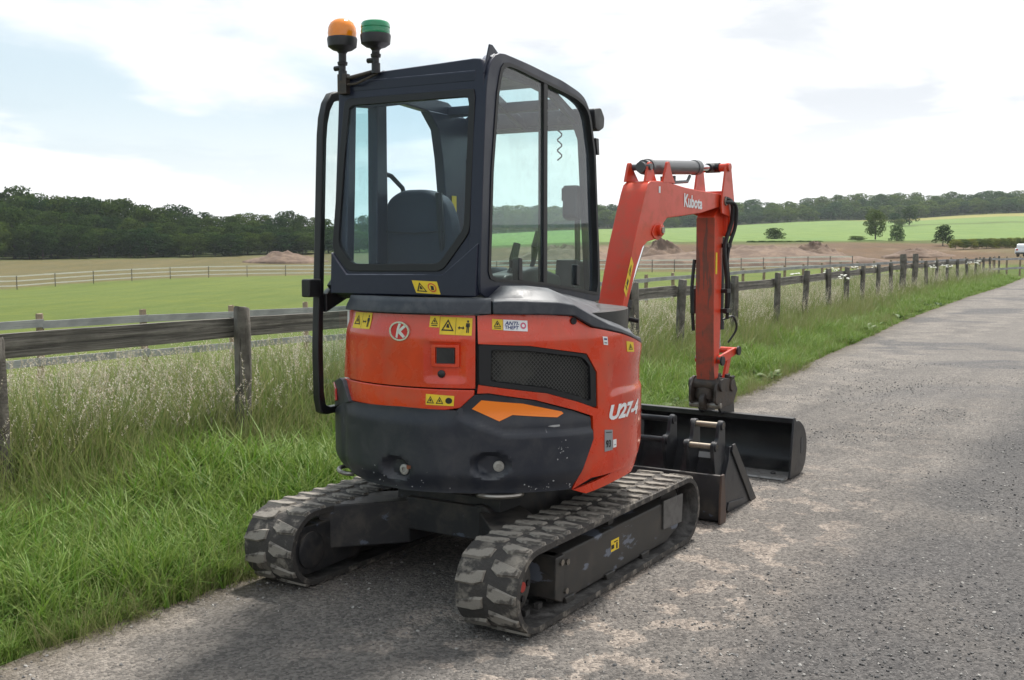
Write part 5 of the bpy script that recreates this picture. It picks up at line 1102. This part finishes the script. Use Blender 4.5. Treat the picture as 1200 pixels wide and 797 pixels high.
def crown_mesh(seed, lm, nl=16, leaves=5200, size=.021, dome=False, open_=0.):
    """unit crown, 1 high and about .8 wide: leaf sprays over many overlapping boughs, down to the ground"""
    rr = np.random.default_rng(seed); lob = []
    for k in range(nl):
        a = 2.4*k+rr.uniform(-.5, .5); h_ = .10+.78*((k+.5)/nl)**.9
        rad_ = (.30*math.sqrt(max(.02, 1-((h_-.0)/1.0)**2)) if dome else .29*math.sin(math.pi*min(.95, max(.22, h_*.92+.08)))**.7)*rr.uniform(.75, 1.1)
        lob.append((rad_*math.cos(a), rad_*math.sin(a), h_, rr.uniform(.10, .165)))
    lob += [(rr.uniform(-.06, .06), rr.uniform(-.06, .06), .84, .14), (0, 0, .60, .22), (0, 0, .35, .26)]
    V = []; tot_ = sum(l[3]**2 for l in lob)
    for (lx, ly, lz, lr) in lob:
        if rr.random() < open_: continue
        per = int(leaves*lr**2/tot_); d = rr.normal(size=(per, 3)); d[:, 2] += .25; d /= np.linalg.norm(d, axis=1)[:, None]; rad_ = lr*(.70+.34*rr.random(per)**.6)
        bump_ = np.array([mnoise.noise(Vector(q*3.1)+Vector((lx*9, ly*9, seed))) for q in d]); rad_ *= 1+.22*bump_
        P_ = np.c_[lx, ly, lz]+d*rad_[:, None]*np.array([1, 1, .85])
        nn = d+rr.normal(0, .5, (per, 3)); nn /= np.linalg.norm(nn, axis=1)[:, None]
        a_ = np.cross(nn, rr.normal(size=(per, 3))); a_ /= np.linalg.norm(a_, axis=1)[:, None]; b_ = np.cross(nn, a_); s_ = size*rr.uniform(.5, 1.25, per)[:, None]
        q4 = np.stack([P_-a_*s_, P_-b_*s_*.7, P_+a_*s_, P_+b_*s_*.7], 1); V.append(q4[P_[:, 2] > -.02])
    V = np.concatenate(V); n_ = len(V)
    me = bpy.data.meshes.new('crown'); me.from_pydata(V.reshape(-1, 3).tolist(), [], np.arange(n_*4).reshape(-1, 4).tolist()); me.materials.append(lm); return me
def trunk_mesh(seed):
    rr = random.Random(seed); b = MB(); b.tube([(0, 0, -.04), (.004, 0, .1), (.0, .006, .3), (.01, 0, .62)], [.028, .022, .018, .006], 8)
    for k in range(6):
        a = rr.uniform(0, 6.28); z = rr.uniform(.18, .45); b.tube([(0, 0, z), (.1*math.cos(a), .1*math.sin(a), z+.1), (.22*math.cos(a), .22*math.sin(a), z+.2)], [.012, .008, .003], 6)
    return b.mesh('trunk', [barkm], 40)
crowns = {'dark': [crown_mesh(k, lf_dark) for k in range(6)], 'mid': [crown_mesh(40+k, lf_mid) for k in range(6)]}
trunks = [trunk_mesh(k) for k in range(3)]
def tree(x, y, h, wd, me, label, cat='tree', group=None, name='broadleaf_tree', dz=0):
    o = empty(name, (x, y, tz1(x, y)+dz), random.uniform(0, 6.28), label=label, category=cat)
    if group: o['group'] = group
    inst('trunk', trunks[int(x*7) % 3], o, scale=(h, h, h)); inst('crown', me, o, scale=(wd, wd, h)); return o
def at(px_, D): return (px_-600)*D/1240, D
# the dark wood on the left
for row, (D0, hs, stp) in enumerate(((170, .55, 21), (177, .80, 23), (188, 1.0, 24), (202, 1.10, 27))):
    px_ = -330+row*9
    while px_ < 540:
        D = D0+max(0, px_)*.055+random.uniform(-3, 3); x, y = at(px_, D)
        top = np.interp(px_, [-330, 0, 40, 110, 150, 190, 230, 280, 330, 375, 560], [231, 231, 229, 232, 236, 246, 252, 251, 252, 255, 262])+random.uniform(-3, 5)
        z0 = tz1(x, y); h_ = max(4, (1.57+(292-top)*D/1240-z0)*hs*random.uniform(.92, 1.06))
        tree(x, y, h_, max(7.5, h_*1.05)*random.uniform(.9, 1.2), random.choice(crowns['dark']), ['low leafy tree along the front edge of the dark left-hand wood', 'middle-height tree just inside the front of the dark left-hand wood', 'tall tree in the dark left-hand wood, its crown against the sky', 'tall tree at the very back of the dark left-hand wood'][row], group='trees of the dark left-hand wood', name='woodland_tree')
        px_ += stp*random.uniform(.75, 1.25)
# the long wood along the hill on the right
for row, (D0, hs, stp) in enumerate(((474, .62, 20), (486, .82, 20), (500, 1.0, 20), (516, 1.08, 21))):
    px_ = 430+row*6
    while px_ < 1440:
        D = D0-(px_-760)*.03+random.uniform(-5, 5); x, y = at(px_, D)
        top = np.interp(px_, [430, 600, 720, 860, 900, 960, 1000, 1040, 1100, 1180, 1240, 1300], [246, 242, 240, 237, 235, 233, 229, 228, 229, 222, 221, 221])+random.uniform(-1.5, 3)
        z0 = tz1(x, y); h_ = max(6, (1.57+(292-top)*D/1240-z0)*hs*random.uniform(.92, 1.06))
        tree(x, y, h_, max(11, h_*1.35)*random.uniform(.95, 1.3), random.choice(crowns['mid']), ['low tree along the field edge of the long hilltop wood', 'tree just inside the field edge of the long hilltop wood', 'taller tree of the hilltop wood, its crown on the skyline', 'tree at the back of the long hilltop wood'][row], group='trees of the hilltop wood', name='woodland_tree')
        px_ += stp*random.uniform(.75, 1.25)
pale = [crown_mesh(70+k, lf_pale, open_=.15) for k in range(2)]; bushy = [crown_mesh(80+k, lf_mid, dome=True, leaves=3600, size=.024) for k in range(3)]; bdark = [crown_mesh(90+k, lf_dark, dome=True, leaves=3600, size=.024) for k in range(3)]
hedgy = [crown_mesh(110+k, lf_pale, dome=True, leaves=3600, size=.024) for k in range(3)]
def solo(px_, D, base_y, top_y, wpx, me, label, cat='tree', name='broadleaf_tree', group=None):
    x, y = at(px_, D); h_ = (base_y-top_y)*D/1240; wd = wpx*D/1240/.80
    o = tree(x, y, h_, wd, me, label, cat, name=name, group=group); o.location.z = 1.57+(292-base_y)*D/1240; return o
solo(1024, 190, 279, 245, 30, pale[0], 'pale yellow-green tree standing alone at the foot of the green hillside')
solo(1049, 185, 285, 262, 20, bushy[0], 'small rounded green tree just right of the pale one')
solo(1103, 165, 287, 263, 26, bdark[0], 'dark bushy tree nearest the white car')
solo(1063, 330, 263, 241, 22, bdark[1], 'dark round tree half way up the green hillside')
solo(1046, 335, 263, 249, 18, bushy[1], 'low leafy tree against the dark round one on the hillside')
solo(1052, 325, 265, 256, 16, pale[1], 'small pale bush at the foot of the dark hillside tree', 'bush', 'bush')
solo(907, 205, 282, 266, 27, bdark[2], 'round dark bush alone on the green hillside', 'bush', 'bush')
solo(823, 215, 280, 273, 12, bdark[0], 'tiny dark bush on the hillside, seen under the boom', 'bush', 'bush')
solo(1003, 186, 282, 276, 24, bushy[2], 'low wide green bush left of the pale tree', 'bush', 'bush')
for i, px_ in enumerate(range(880, 960, 11)): solo(px_, 182, 286, 281.5, 18, bushy[i % 3], 'low scrubby bush along the edge of the dug soil', 'bush', 'bush', 'low scrub below the hillside')
for i, px_ in enumerate(range(1118, 1300, 9)): solo(px_, 150+i*.6, 291, 279.5-min(i, 8)*.25, 20, hedgy[i % 3], 'leafy bush in the hedge behind the white car', 'bush', 'bush', 'bushes of the hedge on the right')
# ------------------------------------------------------------------ heaps of dug soil
soil = mat('dug_soil', (.115, .074, .050), .95, var=((.19, .13, .09), .6, .4, .62), dirt=((.085, .056, .040), .7, 2.2), bump=(5, 1.0))
def heap(px_, D, wpx, top_y, base_y, label, seed):
    Ds = np.arange(96, 200, .5); gy = np.array([292-(tz1(*at(px_, d))-1.5716)*1240/d for d in Ds]); D = float(Ds[np.argmin(abs(gy-base_y))])
    x, y = at(px_, D); w_ = wpx*D/1240; h_ = (base_y-top_y)*D/1240; b = MB(); n, m_ = 56, 22; vs = [(0, 0, h_)]
    for i in range(1, m_+1):
        r_ = i/m_
        for j in range(n):
            a = 2*math.pi*j/n; q = Vector((math.cos(a)*r_*2+seed*7, math.sin(a)*r_*2, 0)); hh = h_*(1-r_)**.85*(1+.35*mnoise.noise(q*1.3)+.22*mnoise.noise(q*4)+.12*mnoise.noise(q*9))+.06*h_*mnoise.noise(q*16)
            k = 1+.22*mnoise.noise(q*.9); vs.append((w_/2*r_*k*math.cos(a), w_/3*r_*k*math.sin(a), hh if i < m_ else -.6))
    fs = [(0, 1+j, 1+(j+1) % n) for j in range(n)] + [(1+(i-1)*n+j, 1+i*n+j, 1+i*n+(j+1) % n, 1+(i-1)*n+(j+1) % n) for i in range(1, m_) for j in range(n)]
    b.add(vs, fs); o = b.build('soil_heap', soil, smooth=60, label=label, category='soil heap'); o.location = (x, y, tz1(x, y))
heap(775, 150, 90, 282, 306, 'tall heap of brown soil seen behind the boom', 1)
heap(835, 140, 110, 288, 306, 'long low bank of brown soil behind the arm', 2)
heap(955, 140, 84, 283, 304, 'ridged heap of brown soil right of the arm', 3)
heap(925, 136, 48, 289, 304, 'small dark heap of soil at the left foot of the ridged heap', 4)
heap(335, 155, 100, 294, 307, 'reddish soil heap by the dark wood left of the cab', 5)
heap(880, 146, 330, 288, 307, 'long continuous bank of brown soil behind the fences on the right', 8)
heap(660, 155, 150, 285, 306, 'broad soil bank seen through the cab side window', 6)
heap(1075, 140, 90, 291, 301, 'low trampled soil bank near the white car', 7)

# ------------------------------------------------------------------ white car far up the lane
cx0, cy0 = at(1203, 118); car = empty('parked_car', (cx0, cy0, 1.57-8.6*118/1240), -R(40), label='white hatchback parked at the far end of the lane by the hedge', category='car')
cp = mat('white_car_paint', (.75, .76, .78), .3, coat=.6); cg = mat('dark_car_glass', (.02, .025, .03), .1, coat=.5)
b = MB(); b.prism(chain([(-2.0, .30), (2.0, .30), (2.05, .62), (1.9, .80), (1.0, .92), (-1.95, .95), (-2.05, .6)], .12), 'x', -.86, .86); b.prism(chain([(-1.9, .93), (1.05, .91), (.45, 1.42), (-1.3, 1.46), (-1.75, 1.35)], .12), 'x', -.74, .74); b.build('body', cp, car, bevel=.05)
b = MB(); b.prism([(-1.86, 1.0), (-1.74, 1.32), (-1.70, 1.32), (-1.82, 1.0)], 'x', -.66, .66); b.build('rear_window', cg, car)
for x in (-.745, .725): b = MB(); b.prism(chain([(-1.55, 1.0), (.75, .98), (.38, 1.34), (-1.25, 1.37)], .06), 'x', x, x+.02); b.build('side_window', cg, car)
for x in (-.80, .62):
    for y in (-1.3, 1.3): b = MB(); b.cyl((x, y, .31), (x+.18, y, .31), .31, 20); b.build('wheel', rubber, car)
for x in (-.72, .56): b = MB(); b.box((x+.08, -2.04, .80), (.2, .05, .16)); b.build('tail_light', redlens, car)
b = MB(); b.box((0, -2.06, .42), (1.5, .06, .14)); b.build('bumper', rubber_seal, car)
# white umbels standing among the far fence posts
um = mat('umbel_white', (.75, .75, .68), .8); b = MB()
def umbel(b, o):
    b.tube([o, o+Vector((.02, .01, .5)), o+Vector((.03, .0, .95))], .006, 4, 0)
    for k in range(7):
        a = k*.9; q = o+Vector((.03+.09*math.cos(a), .09*math.sin(a), .98+random.uniform(-.05, .05))); b.tube([o+Vector((.03, 0, .85)), q], .003, 3, 0); b.lathe([(.03, 0), (.035, .01), (.01, .02)], q, n=7, mi=1)
for k in range(16):
    s_ = random.uniform(22, 56); t_ = float(fence_t(s_))+random.uniform(-1.5, .9); x, y = to_xy(t_, s_); umbel(b, Vector((x, y, tz1(x, y))))
o = b.build('white_umbel_flowers', [g_tall, um], smooth=0); o['kind'] = 'stuff'

# ------------------------------------------------------------------ the air: pale haze that lifts the far woods
hm = bpy.data.materials.new('haze'); hm.use_nodes = True; t = NT(hm.node_tree); t.n.clear(); o_ = t.new('ShaderNodeOutputMaterial'); pv = t.new('ShaderNodeVolumePrincipled')
pv.inputs['Color'].default_value = (.86, .93, 1, 1); pv.inputs['Density'].default_value = .00020; pv.inputs['Anisotropy'].default_value = .2; t.link(pv.outputs[0], o_.inputs['Volume'])
b = MB(); b.box((0, 0, 28), (2300, 2300, 76)); ho = b.build('haze', hm, smooth=0); ho['kind'] = 'stuff'
